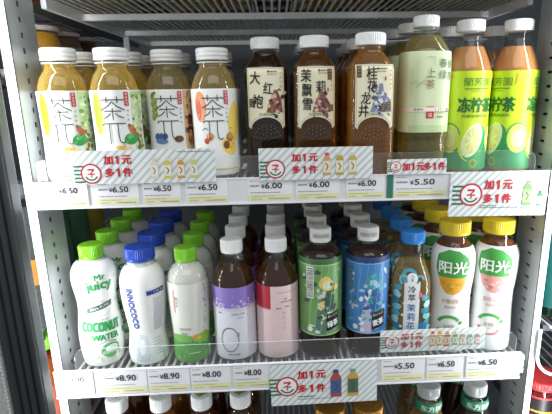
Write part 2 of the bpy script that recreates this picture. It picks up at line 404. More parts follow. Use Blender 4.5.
# ---- upper shelf, three square dark teas with cream arched labels
shB = Shape([(0, .027), (.004, .031), (.012, .0325), (.03, .0328), (.09, .0328), (.148, .0328), (.158, .0298), (.167, .0240), (.173, .0190), (.177, .0176), (.184, .0175), (.190, .0175)], 4.6, .178)
DARK_TEA = liquid('dark_amber_tea', '#6a3e18', .22, .9); AMBER_TEA = liquid('amber_tea', '#cf9238', .34, .55)
CREAM = '#e8e3c6'
def square_tea(label, loc, rz, liqm, cols, art, word):
    t, l, c = bottle('square_tea_bottle', label, 'bottle', shB, (.0213, .1835, .0165, CAPW), (.181, liqm), None, 'square dark tea bottles on the upper shelf', loc, rz)
    mp = shB.wrap(plane=True)
    hw = .0262; pts = [(-hw, .074), (-hw, .157), (hw, .157), (hw, .074)]
    for i in range(17):
        a = PI*i/16; pts.append((.0225*math.cos(a), .071+.0165*math.sin(a)))
    P = Print(); n = len(pts)
    P.rect(-hw, hw, .0885, .157, CREAM)
    arch = []
    for i in range(17):
        a = PI*i/16; arch.append((.0225*math.cos(a), .071+.0165*math.sin(a)))
    P.raw([(hw, .0885), (hw, .074)]+[(x, y) for x, y in arch]+[(-hw, .074), (-hw, .0885)], [(0, 1, 2)]+[(0, i, i+1) for i in range(2, 10)]+[(n2, n2+1, 20) for n2 in range(10, 18)]+[(18, 19, 20), (0, 10, 20)], CREAM)
    l = P.build('label', mp, t, base=.0006, vg=.006)
    A = Print()
    A.line([(-.0248, .0785), (-.0248, .1555), (.0248, .1555), (.0248, .0785)], .0005, '#9a8f6d'); A.arc(0, .071, .0241, .0247, 0, 180, '#8a7f60', sq=.78)
    art(A); A.build('artwork', mp, l, base=.0008, vg=.006)
    L = Print()
    for u, v0, s, h, pit in cols: L.text(s, u, v0, h, BLACK, .016, h*.82, random.uniform(-.12, .04))
    L.text(word, 0, .092, .0032, '#3a3426', .01, .022)
    L.ell(.004, .1515, .0017, .0014, '#2b2723'); L.dashes(.0065, .0165, .1515, .0014, '#39352d'); L.dashes(.003, .016, .1478, .001, '#8c8468')
    for k in range(5): L.text('茶香清雅'[k % 4], .0215, .149-.006*k, .0024, '#7b7358', 0)
    L.build('lettering', mp, l, base=.0014, vg=.006)
    d = bmesh.new()                                  # the little moulded studs under the arch
    for row, (rr, nn) in enumerate(((.0145, 7), (.0195, 9), (.0095, 5), (.0048, 3))):
        for i in range(nn):
            a = PI*(.08+.84*i/(nn-1)); q = mp(rr*math.cos(a), .055+rr*math.sin(a)*1.05, .0002)
            bmesh.ops.create_uvsphere(d, u_segments=6, v_segments=4, radius=.0007, matrix=Matrix.Translation(q))
    o = link('moulded_studs', from_bm(d, 'moulded_studs'), mat('stud_highlight', '#8a7a5c', .2), t, True)
    g = bmesh.new()                                  # moulded rings of the base
    for rr in (.0255, .0215):
        for i in range(26):
            a = PI*i/25; q = mp(rr*math.cos(a), .052+rr*math.sin(a)*1.0, .0001)
            bmesh.ops.create_uvsphere(g, u_segments=5, v_segments=3, radius=.0004, matrix=Matrix.Translation(q))
    link('moulded_arch', from_bm(g, 'moulded_arch'), mat('stud_highlight', '#8a7a5c', .2), t, True)
    return t
def stamp(a, u, v, h):
    a.rect(u-.0032, u+.0032, v-h/2, v+h/2, '#5b4a2a')
    for k in range(3): a.line([(u-.002, v-h*.3+k*h*.28), (u+.002, v-h*.25+k*h*.28)], .0005, '#c9b68a')
def blobs(a, u, v, cols, n, su, sv):
    for i in range(n): a.ell(u+random.gauss(0, su), v+random.gauss(0, sv), random.uniform(.001, .0035), random.uniform(.001, .004), random.choice(cols), random.uniform(0, 3), 9, .25)
def art_red(a):
    stamp(a, -.021, .108, .012)
    a.poly([(.0, .094), (.024, .094), (.022, .112), (.016, .126), (.010, .122), (.004, .108)], '#7d4b40'); blobs(a, .013, .106, ['#5c2f2a', '#a8685a', '#d6b9a0', '#3c2a28', '#8e5a4a'], 34, .0055, .008)
    stamp(a, .0085, .098, .008)
def art_jasmine(a):
    stamp(a, .019, .146, .015)
    a.poly([(-.006, .094), (.020, .094), (.021, .104), (.012, .118), (.006, .127), (.002, .115), (-.002, .108)], '#8b6258'); blobs(a, .007, .107, ['#5a3a3a', '#b77f73', '#d9c3b4', '#43343a', '#7d5a5a', '#c9a79b'], 36, .006, .008)
    stamp(a, .0205, .1, .009); a.ell(.0165, .125, .0011, .003, '#b23a33')
def art_osmanthus(a):
    stamp(a, -.0215, .148, .016)
    a.poly([(-.006, .094), (.024, .094), (.023, .110), (.013, .118), (.011, .132), (.006, .132), (.004, .117), (-.002, .106)], '#7f86a0'); blobs(a, .008, .107, ['#4e566f', '#a9b0c6', '#d7dae2', '#2d3346', '#6f7690'], 38, .006, .009)
    stamp(a, .0195, .102, .011); stamp(a, .012, .1, .009); a.ell(.0145, .1385, .0012, .003, '#b23a33')
t = square_tea('square dark brown tea bottle leftmost of three with cream arched labels, nearly black liquid', (-.0118, .085, ZU), 0, DARK_TEA,
               [(-.0150, .1430, '大', .0175, .02), (.0030, .1285, '红', .0155, .02), (-.0120, .1100, '袍', .0185, .02)], art_red, '净含量500毫升'); FRONT.append((t, 'white-capped square tea bottle behind the dark brown one', 2, .072))
t = square_tea('square amber tea bottle middle of three, cream label with reddish robe art', (.0598, .07, ZU), 0, liquid('brown_tea', '#a86c26', .28, .7),
               [(-.0145, .1445, '茉', .0175, .016), (.0065, .1290, '莉', .0165, .02), (-.0135, .1245, '飘', .0170, .02), (-.0130, .1055, '雪', .0160, .02)], art_jasmine, '净含量500毫升'); FRONT.append((t, 'white-capped square tea bottle behind the middle cream label', 3, .072))
t = square_tea('square golden tea bottle rightmost of three, cream label with blue-grey robe art', (.1363, .041, ZU), .02, AMBER_TEA,
               [(-.0045, .1455, '桂', .0175, .016), (-.0040, .1285, '花', .0155, .02), (-.0120, .1130, '龙', .0160, .02), (-.0150, .0960, '井', .0165, .02)], art_osmanthus, '净含量500毫升'); FRONT.append((t, 'white-capped square tea bottle behind the blue-grey robe label', 3, .075))

# ---- upper shelf, tall green tea
shC = Shape([(0, .027), (.004, .032), (.012, .0335), (.03, .0322), (.038, .0335), (.05, .0322), (.062, .0338), (.12, .0338), (.172, .0335), (.182, .0290), (.193, .0225), (.201, .0172), (.206, .0158), (.214, .0158)], 3.2, .2)
t, l, c = bottle('green_tea_bottle', 'tall olive green tea bottle with pale green label, on the upper shelf', 'bottle', shC, (.0182, .2075, .0152, CAPW), (.196, liquid('olive_green_tea', '#b5a562', .42, .4)),
                 (.064, .174, mat('pale_green_label', '#cfdcb4', .4, var=.05, scale=20)), None, (.2166, .05, ZU), 0)
mp = shC.wrap(plane=True)
a = Print(); a.rect(-.0325, .0325, .064, .074, '#b7cf97'); a.rect(-.0300, -.0235, .115, .150, '#c3d3a4')
for i in range(10): a.line([(-.03+.002*i, .128+.004*math.sin(i)), (-.02+.002*i, .134+.003*math.cos(i))], .0005, '#a9bd88')
a.rect(-.0045, .0065, .0835, .100, '#bb3b32'); a.build('artwork', mp, l, base=.0006, vg=.006)
p = Print()
p.column('春绿', .0165, .158, .0115, .0155, '#57735a', .01); p.column('佛茶', .0285, .1565, .0115, .0155, '#6f8a6c', .01)
p.column('上茶', -.0005, .1455, .0125, .0155, '#8d6b3c', .008); p.line([(-.007, .166), (.004, .166), (.004, .155)], .0006, '#93a182')
p.column('一级', .001, .096, .0058, .0075, '#f0dcd0', .01); p.text('100', .0155, .0945, .0085, '#a9bd95', -.005); p.dashes(-.022, -.009, .096, .0022, '#7d9273'); p.dashes(.0105, .022, .0855, .002, '#6d8468'); p.dashes(.0245, .031, .0945, .006, '#75906f', .002, .003)
p.build('lettering', mp, l, base=.0013, vg=.006)
FRONT.append((t, 'tea bottle behind the tall one with the pale green label', 2, .075))

# ---- upper shelf, two lemon teas
shD = Shape([(0, .027), (.004, .0315), (.010, .0333), (.06, .0333), (.10, .0328), (.146, .0333), (.152, .0326), (.168, .0272), (.184, .0200), (.191, .0172), (.196, .0166), (.203, .0166), (.209, .0166)])
MILK_TEA = liquid('cloudy_orange_tea', '#c0854f', .97, .6, .12)
def lemon_tea(label, loc, rz, chars, hdr):
    t, l, c = bottle('lemon_tea_bottle', label, 'bottle', shD, (.0198, .2025, .0155, CAPW), (.181, MILK_TEA), (.007, .1475, mat('lime_label', '#c3e02a', .4, var=.04)), 'lime lemon tea bottles on the upper shelf', loc, rz)
    mp = shD.wrap(.0333); a = Print(); p = Print()
    a.rect(-.1045, .1045, .007, .052, '#2f9257')
    for k3 in (-1, 0, 1):
        U = .0697*k3
        a.rect(U-.0165, U+.0165, .007, .022, '#3a9c58')
        a.ell(U-.002, .05, .0205, .031, '#bfe02c', -.25); a.ell(U+.001, .046, .0165, .0275, '#2f9a52', -.35); a.ell(U-.003, .05, .0140, .0255, '#eef0d2', -.35); a.ell(U-.003, .05, .0125, .0235, '#dfe3a4', -.35)
        for k in range(8):
            q = k*PI/4; a.poly([(U-.003+.002*math.cos(q), .05+.003*math.sin(q)), (U-.003+.0105*math.cos(q-.28), .05+.0185*math.sin(q-.28)), (U-.003+.0105*math.cos(q+.28), .05+.0185*math.sin(q+.28))], '#cfd37d')
        a.ell(U+.034, .052, .0165, .023, '#2f9a52'); a.ell(U+.034, .052, .0148, .021, '#c9d86a'); a.ell(U+.034, .052, .009, .013, '#dfe6a0')
        a.ell(U, .0165, .006, .0065, '#a9b23a'); a.ell(U, .0165, .004, .0045, '#5f8f45')
        a.poly([(U+.026, .143), (U+.032, .1455), (U+.035, .140), (U+.024, .126)], '#e2b23c')
        p.text(hdr, U, .1325, .0112, '#3f7f33', .008, .040); p.dashes(U-.018, U+.018, .123, .0018, '#5b9240', .002, .003); p.dashes(U-.01, U+.01, .1195, .0009, '#6a9b48')
        p.text(chars, U, .1005, .0205, '#14692f', .035, .052); p.text('柠檬茶风味饮料', U, .0850, .0048, '#1f6d33', .012, .040)
    a.build('artwork', mp, l, vg=.008); p.build('lettering', mp, l, base=.0013, vg=.008)
    return t
t = lemon_tea('lime green lemon tea bottle second from the right end of the upper shelf', (.2852, .06, ZU), .1, '冻柠茶', '蘭芳園'); FRONT.append((t, 'white-capped bottle behind the inner lime lemon tea', 2, .075))
t = lemon_tea('lime green lemon tea bottle at the right end of the upper shelf, by the post', (.3562, .06, ZU), -1.12, '冻柠茶', '蘭芳園'); FRONT.append((t, 'white-capped bottle behind the lime lemon tea by the right post', 2, .075))

# ---- lower shelf
MILK = liquid('white_coconut_water', '#e9ebe6', .97, .3, .1)
GCAP = mat('lime_green_cap', '#7cc528', .35, var=.05); BCAP = mat('royal_blue_cap', '#2349b4', .35, var=.05); YCAP = mat('yellow_cap', '#efd32a', .35, var=.04); SCAP = mat('sky_blue_cap', '#2f86d8', .35, var=.05)
sh1 = Shape([(0, .025), (.004, .029), (.02, .0322), (.045, .0334), (.068, .0322), (.088, .0296), (.104, .0288), (.122, .0308), (.143, .0334), (.156, .0326), (.168, .0272), (.174, .0202), (.178, .0160), (.184, .0158)])
t, l, c = bottle('coconut_water_bottle', 'white coconut water bottle with green lettering and lime cap, leftmost on the lower shelf', 'bottle', sh1, (.018, .177, .021, GCAP), (.176, MILK), (.004, .1735, PAPER), None, (-.289, .055, ZL), .45)
mp = sh1.wrap(.0325); a = Print(); G = '#2c9a4f'
a.arc(.002, .098, .0205, .0215, 20, 160, '#9aa8a0', sq=.7); a.arc(.002, .098, .0175, .0182, 10, 170, '#8d9d95', sq=.7)
a.poly([(-.022, .094), (.020, .103), (.021, .112), (-.021, .103)], '#3c5e4c'); a.arc(.001, .1, .0165, .0172, 190, 350, '#7d9287', sq=.7)
for i in range(9): a.ell(-.022+.0055*i, .0165+.003*(i % 3), .0055, .003, random.choice(['#d9d2b8', '#b8c79a', '#e6e0cc']), .6*i)
a.line([(-.012, .042), (.004, .0475), (.018, .044)], .0012, '#57685e'); a.ell(.0085, .030, .0135, .0125, '#49ad5a'); a.ell(.010, .0335, .0095, .006, '#e8f0e2'); a.arc(.0085, .03, .0135, .0143, 20, 200, '#3d5246')
for i in range(14): a.ell(random.uniform(.03, .06), random.uniform(.02, .15), .004, .006, random.choice(['#79b98a', '#c9dfcf', '#3c9a5a']), random.uniform(0, 3))
for i in range(8): a.ell(random.uniform(-.06, -.032), random.uniform(.02, .11), .004, .005, random.choice(['#57ab70', '#c9dfcf']), random.uniform(0, 3))
a.build('artwork', mp, l, vg=.004); p = Print()
p.text('Mr', .0045, .1535, .0085, G, .03, .015, .06); p.text('juicy', .003, .1385, .0185, G, .03, .036, .06)
p.text('100% PURE', 0, .1035, .0042, '#f2f6f2', .01, .030, .21); p.text('COCONUT', -.002, .0720, .0150, G, .06, .058, -.06); p.text('WATER', .003, .0545, .0095, G, .05, .038, -.03); p.dashes(-.008, .012, .083, .0012, '#7da38c'); p.text('COCO', .006, .028, .0045, '#f4faf4', .02)
p.build('lettering', mp, l, base=.0013, vg=.004)
FRONT.append((t, 'lime-capped coconut water bottle in the leftmost column of the lower shelf', 3, .073))

sh2 = Shape([(0, .026), (.004, .030), (.02, .0312), (.036, .0292), (.052, .0276), (.072, .0292), (.098, .0326), (.125, .0342), (.142, .0334), (.155, .0292), (.163, .0235), (.168, .0212), (.176, .0208), (.182, .0205)])
t, l, c = bottle('coconut_water_bottle', 'white waisted bottle with wide royal blue cap and blue lettering running down', 'bottle', sh2, (.0226, .1715, .0208, BCAP), (.170, MILK), (.004, .1645, PAPER), None, (-.2153, .055, ZL), .30)
mp = sh2.wrap(.0335); B = '#2b50ac'; a = Print()
a.rect(.011, .0295, .060, .118, '#e3e6ea'); 
for i in range(16): a.dashes(.012, .0285, .114-.0035*i, .0011, '#9aa2ae', .001, .004)
a.poly([(-.025, .06), (-.004, .05), (-.001, .01), (-.023, .01)], '#d9dfe4'); a.ell(-.013, .033, .008, .018, '#c9d3da'); a.ell(-.0115, .034, .005, .014, '#e6ebee')
for i in range(6): a.dashes(.008, .024, .046-.005*i, .0013, '#aab2ba', .001, .003)
a.build('artwork', mp, l, vg=.004); p = Print()
p.text('INNOCOCO', -.0205, .100, .0095, '#1f3f96', .05, .068, -PI/2+.05); p.text('INNOCOCO', .0175, .1265, .0075, '#1f3f96', .05, .028, .06); p.dashes(-.012, -.0105, .15, .0012, B)
p.build('lettering', mp, l, base=.0013, vg=.004)
FRONT.append((t, 'royal blue capped coconut bottle', 3, .073))

sh3 = Shape([(0, .0255), (.004, .0285), (.02, .0292), (.045, .0285), (.075, .0300), (.105, .0316), (.135, .0318), (.148, .0296), (.158, .0235), (.164, .0172), (.169, .0155), (.176, .0155)])
t, l, c = bottle('coconut_water_bottle', 'cloudy white coconut bottle with lime cap, green band round the bottom of its label', 'bottle', sh3, (.0172, .1675, .0212, GCAP), (.166, liquid('cloudy_white_drink', '#dfe0d8', .95, .3, .1)), (.004, .138, mat('milky_label_film', '#e0e1d9', .35, var=.04, scale=25)), None, (-.1451, .055, ZL), .2)
mp = sh3.wrap(.031); a = Print()
a.rect(-.097, .097, .004, .045, '#5aa04a'); a.ell(-.018, .045, .022, .007, '#79b45c'); a.ell(.020, .043, .018, .009, '#8fbf4e'); a.ell(.006, .047, .006, .004, '#e0a04a', .3); a.ell(.012, .045, .004, .003, '#e6c46a')
for i in range(14): a.ell(random.uniform(-.028, .03), random.uniform(.01, .036), .004, .002, random.choice(['#4a8f40', '#6fb055', '#8cc16e']), random.uniform(0, 3))
for i in range(30): a.ell(.0245+random.uniform(-.003, .003), random.uniform(.05, .135), .0012, .0012, random.choice(['#a9953c', '#7d8f3a', '#c2b36a']))
a.rect(-.0260, -.0235, .09, .128, '#d9a7a0'); a.build('artwork', mp, l, vg=.005); p = Print()
p.text('coconut', -.010, .0625, .0052, '#7d8a6a', .005, .019); p.text('water', -.012, .0545, .0045, '#7d8a6a', .005, .013); p.text('椰子水', -.0205, .108, .0055, '#b8453f', .01, .018, -PI/2); p.dashes(-.006, .012, .02, .0016, '#d7e6cc')
p.build('lettering', mp, l, base=.0013, vg=.005)
FRONT.append((t, 'lime-capped cloudy coconut bottle in the third column of the lower shelf', 3, .073))

sh4 = Shape([(0, .027), (.004, .031), (.010, .0332), (.06, .0333), (.126, .0333), (.134, .0328), (.142, .0312), (.152, .0262), (.162, .0202), (.168, .0168), (.172, .0150), (.180, .0142), (.188, .0142)], flutes=(.134, .170, 10, .07))
BROWN = liquid('brown_tea_lower', '#7d4c26', .36, .7)
t, l, c = bottle('oolong_tea_bottle', 'brown tea bottle with violet band over a pale lilac label and a drawn zero', 'bottle', sh4, (.0172, .179, .0212, CAPW), (.158, BROWN), (.008, .130, mat('lilac_white_label', '#dcdde6', .4, var=.03)), 'slim brown tea bottles on the lower shelf', (-.0732, .055, ZL), 0)
mp = sh4.wrap(.0333); a = Print(); a.rect(-.1045, .1045, .096, .130, '#8a76c4')
for i in range(70): a.ell(random.uniform(-.05, .05), .096+abs(random.gauss(0, .007)), random.uniform(.001, .0035), random.uniform(.0008, .002), random.choice(['#c9bfe2', '#b3a6d8', '#dcd6ea', '#a08fce']), random.uniform(-.5, .5), 9, .3)
a.rect(-.05, .05, .092, .0965, '#cfcbe0'); a.build('artwork', mp, l, vg=.01); p = Print()
p.arc(-.0065, .043, .0132, .0141, 0, 360, '#3a3a42', 40, 1.5)
p.line([(.0045, .05), (.0075, .056), (.0085, .05), (.005, .048)], .0006, '#55555e'); p.text('白桃乌龙茶', .008, .0865, .004, '#7d7d88', 0, .02); p.dashes(.007, .018, .08, .0012, '#9c9ca6'); p.dashes(-.01, .008, .0175, .0018, '#6d6d78'); p.dashes(-.024, -.016, .088, .002, '#6d6d78')
p.build('lettering', mp, l, base=.0013, vg=.01)
FRONT.append((t, 'white-capped tea bottle in the column behind the violet label', 3, .072))
t, l, c = bottle('oolong_tea_bottle', 'brown tea bottle with crimson corner on its pale pink label', 'bottle', sh4, (.0172, .179, .0212, CAPW), (.158, BROWN), (.008, .130, mat('pale_pink_label', '#e2c9cb', .4, var=.03)), 'slim brown tea bottles on the lower shelf', (-.0041, .055, ZL), 0)
a = Print(); a.rect(-.06, -.0105, .092, .130, '#b32439'); a.rect(-.06, -.0105, .0905, .0925, '#d9909a'); a.rect(.0, .0333, .1185, .1205, '#cbaeb2'); a.line([(.01, .108), (.016, .108)], .0008, '#75585c'); a.arc(.013, .112, .0025, .003, 200, 340, '#75585c')
a.build('artwork', mp, l, vg=.01); p = Print(); p.dashes(.006, .024, .1045, .0014, '#8a6a6e'); p.dashes(-.002, .008, .094, .0016, '#8a6a6e'); p.column('蜜桃乌龙', .0105, .086, .0042, .0085, '#c7a5a9', 0); p.dashes(.012, .02, .096, .0016, '#8a6a6e'); p.build('lettering', mp, l, base=.0013, vg=.01)
FRONT.append((t, 'white-capped tea bottle in the column behind the pink label', 3, .072))

sh6 = Shape([(0, .028), (.004, .032), (.010, .0335), (.03, .0332), (.038, .0340), (.10, .0342), (.166, .0340), (.174, .0325), (.181, .0270), (.187, .0185), (.190, .0155), (.196, .0145), (.203, .0145)])
COLA = liquid('very_dark_tea', '#4a3026', .5, .8); RCAP = mat('ribbed_white_cap', '#d8d9d6', .4, var=.04)
def anime_tea(label, loc, rz, labcol, dark, word, cols):
    t, l, c = bottle('barley_tea_bottle', label, 'bottle', sh6, (.0168, .1925, .0215, RCAP), (.179, COLA), (.044, .172, mat('film_'+labcol[1:], labcol, .35, var=.1, scale=25)), 'dark tea bottles with printed film labels on the lower shelf', loc, rz)
    mp = sh6.wrap(.034); a = Print()
    a.rect(-.106, .106, .163, .172, dark)
    a.rect(-.106, .106, .0445, .047, cols[0]); a.rect(-.106, .106, .1615, .163, cols[0])
    for k in range(6): a.arc(.004+.002*k, .075+.013*k, .006+.001*(k % 3), .0105+.001*(k % 2), 30*k, 30*k+210, cols[1+k % (len(cols)-1)], 16)
    a.poly([(-.012, .046), (.006, .046), (.004, .078), (-.004, .100), (-.010, .082)], cols[3]); a.poly([(-.002, .085), (.016, .088), (.020, .112), (.006, .118)], cols[5])
    a.ell(.006, .132, .0105, .013, cols[2], .3, 14, .15); a.ell(.007, .130, .006, .008, cols[1], .3, 12, .2)
    for i in range(26): a.ell(random.uniform(-.034, .034), random.uniform(.048, .155), random.uniform(.002, .006), random.uniform(.0015, .004), random.choice(cols), random.uniform(0, 3), 11, .25)
    for i in range(7): a.line([(-.034+.01*i, .046), (-.02+.01*i, .165)], .0006, cols[0])
    for i in range(18): a.ell(.002+random.gauss(0, .008), .092+random.gauss(0, .018), random.uniform(.002, .0045), random.uniform(.003, .007), random.choice(cols[1:]), random.uniform(0, 3), 11, .3)
    a.poly([(.006, .052), (.028, .057), (.028, .086), (.006, .081)], '#16181c')
    a.ell(-.02, .055, .0045, .0045, '#d9e6ea'); a.ell(-.008, .051, .004, .003, '#d9e6ea')
    if word == '绿茶':
        a.rect(-.0255, -.0135, .108, .160, '#dfe6dc')
        for i in range(24): a.rect(-.0245, -.0145, .110+.002*i, .110+.002*i+random.uniform(.0005, .0015), '#3e4a44')
    else:
        a.rect(-.033, -.026, .115, .155, '#4a5a72')
        for i in range(10): a.rect(-.0325, -.0265, .117+.0037*i, .1185+.0037*i, '#7d90a8')
    a.build('artwork', mp, l, vg=.006); p = Print()
    p.text(word, .0165, .0645, .0105, '#f4f4f0', .03, .019, .2); p.text('おいしい', .0165, .0785, .0045, '#f4f4f0', .01, .018, .2)
    p.build('lettering', mp, l, base=.0013, vg=.006)
    r = Print(); cm = Shape([(.19, .0168), (.215, .0168)]).wrap(.0168)
    for i in range(14): r.rect(-.0135+i*.002, -.0125+i*.002, .2005, .2065, '#8f9290')
    r.build('printing', cm, c, ug=.002)
    return t
t = anime_tea('dark tea bottle with leaf green film label and white barcode strip', (.0662, .055, ZL), 0, '#6f9f5e', '#3a6a3c', '绿茶', ['#a9cf8f', '#d7dfc0', '#e0c36a', '#5b7e6a', '#c9d6c8', '#39564a', '#87a89a']); FRONT.append((t, 'white-capped dark bottle in the column behind the leaf green label', 3, .073))
t = anime_tea('dark tea bottle with bright blue film label, beside the sky blue cap', (.1418, .055, ZL), -.12, '#4583c0', '#1f3f6e', '麦茶', ['#7fb2e2', '#a9c6e0', '#3a9a9a', '#c9b9d6', '#dfe6ee', '#2f5f9a', '#56b4b4']); FRONT.append((t, 'white-capped dark bottle in the column behind the blue label', 3, .073))

sh8 = Shape([(0, .026), (.004, .0295), (.012, .031), (.06, .031), (.112, .031), (.125, .0303), (.142, .0255), (.160, .0192), (.172, .0152), (.178, .0145), (.186, .0145), (.192, .0145)], 3.2, .16)
t, l, c = bottle('jasmine_tea_bottle', 'clear golden jasmine tea bottle with sky blue cap and narrow white panel', 'bottle', sh8, (.0188, .1855, .0192, SCAP), (.158, liquid('golden_jasmine_tea', '#d9bd7c', .34, .35)), None, None, (.2142, .055, ZL), -.24)
mp = sh8.wrap(plane=True); P = Print(); P.rect(-.0115, .0125, .02, .129, '#eef1f0'); l = P.build('label', mp, t, vg=.006, base=.0012)
a = Print(); T = ['#4fa3b8', '#7cc0cb', '#2f86a4', '#a9d6da']
for u, v, r in ((-.004, .137, .012), (-.012, .131, .008), (.012, .132, .007)): a.arc(u, v, r*.55, r, 0, 250, random.choice(T[:3]))
for k in range(9): a.ell(-.0205+random.uniform(-.005, .004), .03+.011*k, .0055, .007, T[k % 4], k, 14, .15)
for k in range(8): a.ell(.0205+random.uniform(-.003, .005), .026+.011*k, .005, .0065, T[(k+1) % 4], k, 14, .15)
for k in range(4): a.ell(-.017+.002*k, .032+.02*k, .0024, .0022, '#f1f4f2')
a.rect(.0125, .026, .02, .06, '#2f7fb8'); a.rect(.0125, .026, .012, .02, '#c9863c'); a.ell(.0005, .134, .0082, .0082, '#eef1f0'); a.rect(.0118, .0165, .1015, .114, '#c23a3a')
a.build('artwork', mp, l, base=.0013, vg=.006); p = Print()
p.column('冷萃', .0003, .1165, .0115, .0138, '#223a55', .014); p.column('茉莉花茶', .0003, .0855, .0125, .0155, '#1f6fae', .018); p.column('上茶', .0005, .137, .0048, .006, '#2a4a66', .005); p.column('鲜萃', .0142, .1103, .0028, .004, '#f3e6e2', 0)
p.build('lettering', mp, l, base=.0016, vg=.006)
FRONT.append((t, 'sky blue capped tea bottle', 3, .073))

sh9 = Shape([(0, .028), (.004, .031), (.015, .0322), (.045, .0318), (.075, .0302), (.098, .0302), (.122, .0325), (.148, .0340), (.166, .0334), (.178, .0290), (.186, .0235), (.190, .0218), (.198, .0212), (.206, .0212)])
def sunny(label, loc, rz, fruit, words, fc):
    t, l, c = bottle('fruit_tea_bottle', label, 'bottle', sh9, (.0242, .1985, .0215, YCAP), (.188, liquid('reddish_brown_tea', '#a96a44', .55, .6)), (.004, .181, PAPER), 'yellow capped fruit teas on the lower shelf', loc, rz)
    mp = sh9.wrap(.0325); a = Print()
    a.poly([(-.0235, .170), (-.008, .178), (.010, .176), (.023, .166), (.0265, .156), (.022, .134), (.0, .1325), (-.0215, .1335), (-.0255, .148)], '#3f9b41')
    f = [(-.021, .1335), (-.0175, .118), (-.009, .1065), (.003, .1035), (.0135, .1085), (.0205, .120), (.0225, .1335)]; a.poly(f, fruit[0])
    for k in range(9): a.ell(random.uniform(-.013, .014), random.uniform(.112, .129), random.uniform(.002, .005), .0035, random.choice(fruit), random.uniform(0, 3), 11, .2)
    a.arc(0, .050, .0155, .0215, 35, 160, '#4fa646', sq=.85); a.arc(0, .048, .0145, .0205, 195, 330, fc, sq=.85); a.ell(.0185, .0555, .004, .0032, '#3f8f3e', .4)
    a.build('artwork', mp, l, vg=.004); p = Print()
    p.text('阳光', .001, .1505, .0200, '#f5f8f3', .022, .042); p.text('阳光', .0225, .165, .002, '#777777', 0); p.dashes(.014, .024, .1715, .0016, '#9aa0a0')
    p.text(words[0], .0, .0925, .0080, fc if fc != '#e0bf3a' else '#c98a4a', .005, .028); p.text(words[1], .0, .0825, .0048, fc if fc != '#e0bf3a' else '#c98a4a', .005, .018)
    p.text('0糖', 0, .0495, .0072, '#a9a27a' if fc == '#e0bf3a' else '#b98a8a', -.003, .016); p.dashes(-.009, .009, .0425, .001, '#b5b5b0')
    p.build('lettering', mp, l, base=.0013, vg=.004); return t
t = sunny('yellow capped white tea bottle with an orange lemon slice under the green patch', (.2808, .055, ZL), -.35, ['#e8ac34', '#f0c65c', '#d99a28'], ('柠檬绿茶', '果味茶饮'), '#e0bf3a'); FRONT.append((t, 'yellow-capped tea bottle in the column behind the lemon slice label', 3, .075))
t = sunny('yellow capped white tea bottle with a pink peach under its green patch, rightmost', (.352, .055, ZL), -.48, ['#e9a29a', '#f1c3b9', '#dd7d78'], ('蜜桃乌龙', '果味茶饮'), '#d77f86'); FRONT.append((t, 'yellow-capped tea bottle in the column behind the pink peach label', 2, .075))

# ---- bottom shelf: only the tops show
sh5 = Shape([(0, .027), (.004, .0305), (.010, .0318), (.12, .0318), (.155, .0314), (.172, .0290), (.188, .0210), (.196, .0165), (.201, .0150), (.207, .0145), (.214, .0145)])
def low_bottle(label, x, capm, liqm, labcol, capkind, n):
    t, l, c = bottle('tea_bottle', label, 'bottle', sh5, (.0175, .2045, .0232, capm), (.190, liqm), (.02, .135, mat('low_film_'+labcol[1:], labcol, .4, var=.1)), 'bottles on the bottom shelf', (x, .05, ZB), 0)
    P = Print(); P2 = lambda u, v, off: Vector((u, v, .2277+off))
    if capkind == 'logo':
        P.arc(0, 0, .0112, .0118, 0, 360, '#b9bcbc'); P.line([(-.007, -.003), (-.003, .004), (.0, -.003), (.003, .004), (.007, -.001)], .0013, '#8d9192'); P.line([(-.006, -.006), (.006, -.005)], .001, '#9da0a0'); P.arc(.001, .001, .006, .0068, 20, 200, '#9da0a0')
    else: P.poly([(-.011, -.002), (-.001, -.0105), (.011, -.001), (.001, .0105)], '#8fae3c').poly([(-.006, -.001), (0, -.006), (.006, 0), (0, .006)], '#6f9a3a')
    P.build('printing', P2, c, ug=None, base=.0002); FRONT.append((t, {'l': 'cap behind the far left emblem cap of the bottom shelf', 's': 'cap behind the second emblem cap of the bottom shelf', 'g': 'cap behind the green square cap of the bottom shelf', 'd': 'cap behind the green diamond cap of the bottom shelf'}['l' if 'far left' in label else 's' if 'second' in label else 'g' if 'square' in label else 'd'], n, .075)); return t
low_bottle('white cap with grey emblem, far left on the bottom shelf below the 8.90 tag', -.2779, CAPW, BROWN, '#3f62a8', 'logo', 1)
low_bottle('white cap with grey emblem, second from the left on the bottom shelf', -.2054, CAPW, liquid('orange_tea', '#b5772b', .5, .6), '#c89a3a', 'logo', 1)
low_bottle('white cap with green square top, under the first 8.00 tag', -.137, CAPW, BROWN, '#6b3a3a', 'leaf', 1)
low_bottle('white cap with green diamond top, left of the lower promo card', -.0717, CAPW, BROWN, '#5a3b30', 'leaf', 1)
sh7 = Shape([(0, .028), (.004, .032), (.010, .0335), (.10, .0335), (.125, .0325), (.145, .0280), (.158, .0225), (.163, .0205), (.172, .0205)])
GOLD = mat('crinkled_gold_cap', '#b5863a', .3, .6, .25, 120, .4)
for x, s in ((.012, 'hidden left'), (.0813, 'left'), (.146, 'right')):
    if s == 'hidden left': continue
    t, l, c = bottle('gold_capped_bottle', 'gold capped bottle below the lower promo card, on its '+s, 'bottle', sh7, (.0262, .1665, .030, GOLD), (.150, liquid('amber_low', '#8f5f26', .5, .6)), (.02, .11, mat('low_film_gold', '#a8843f', .4)), 'gold capped bottles on the bottom shelf', (x, .045, ZB), 0)
    FRONT.append((t, 'gold capped bottle, behind the '+s+' one on the bottom shelf', 0, .07))
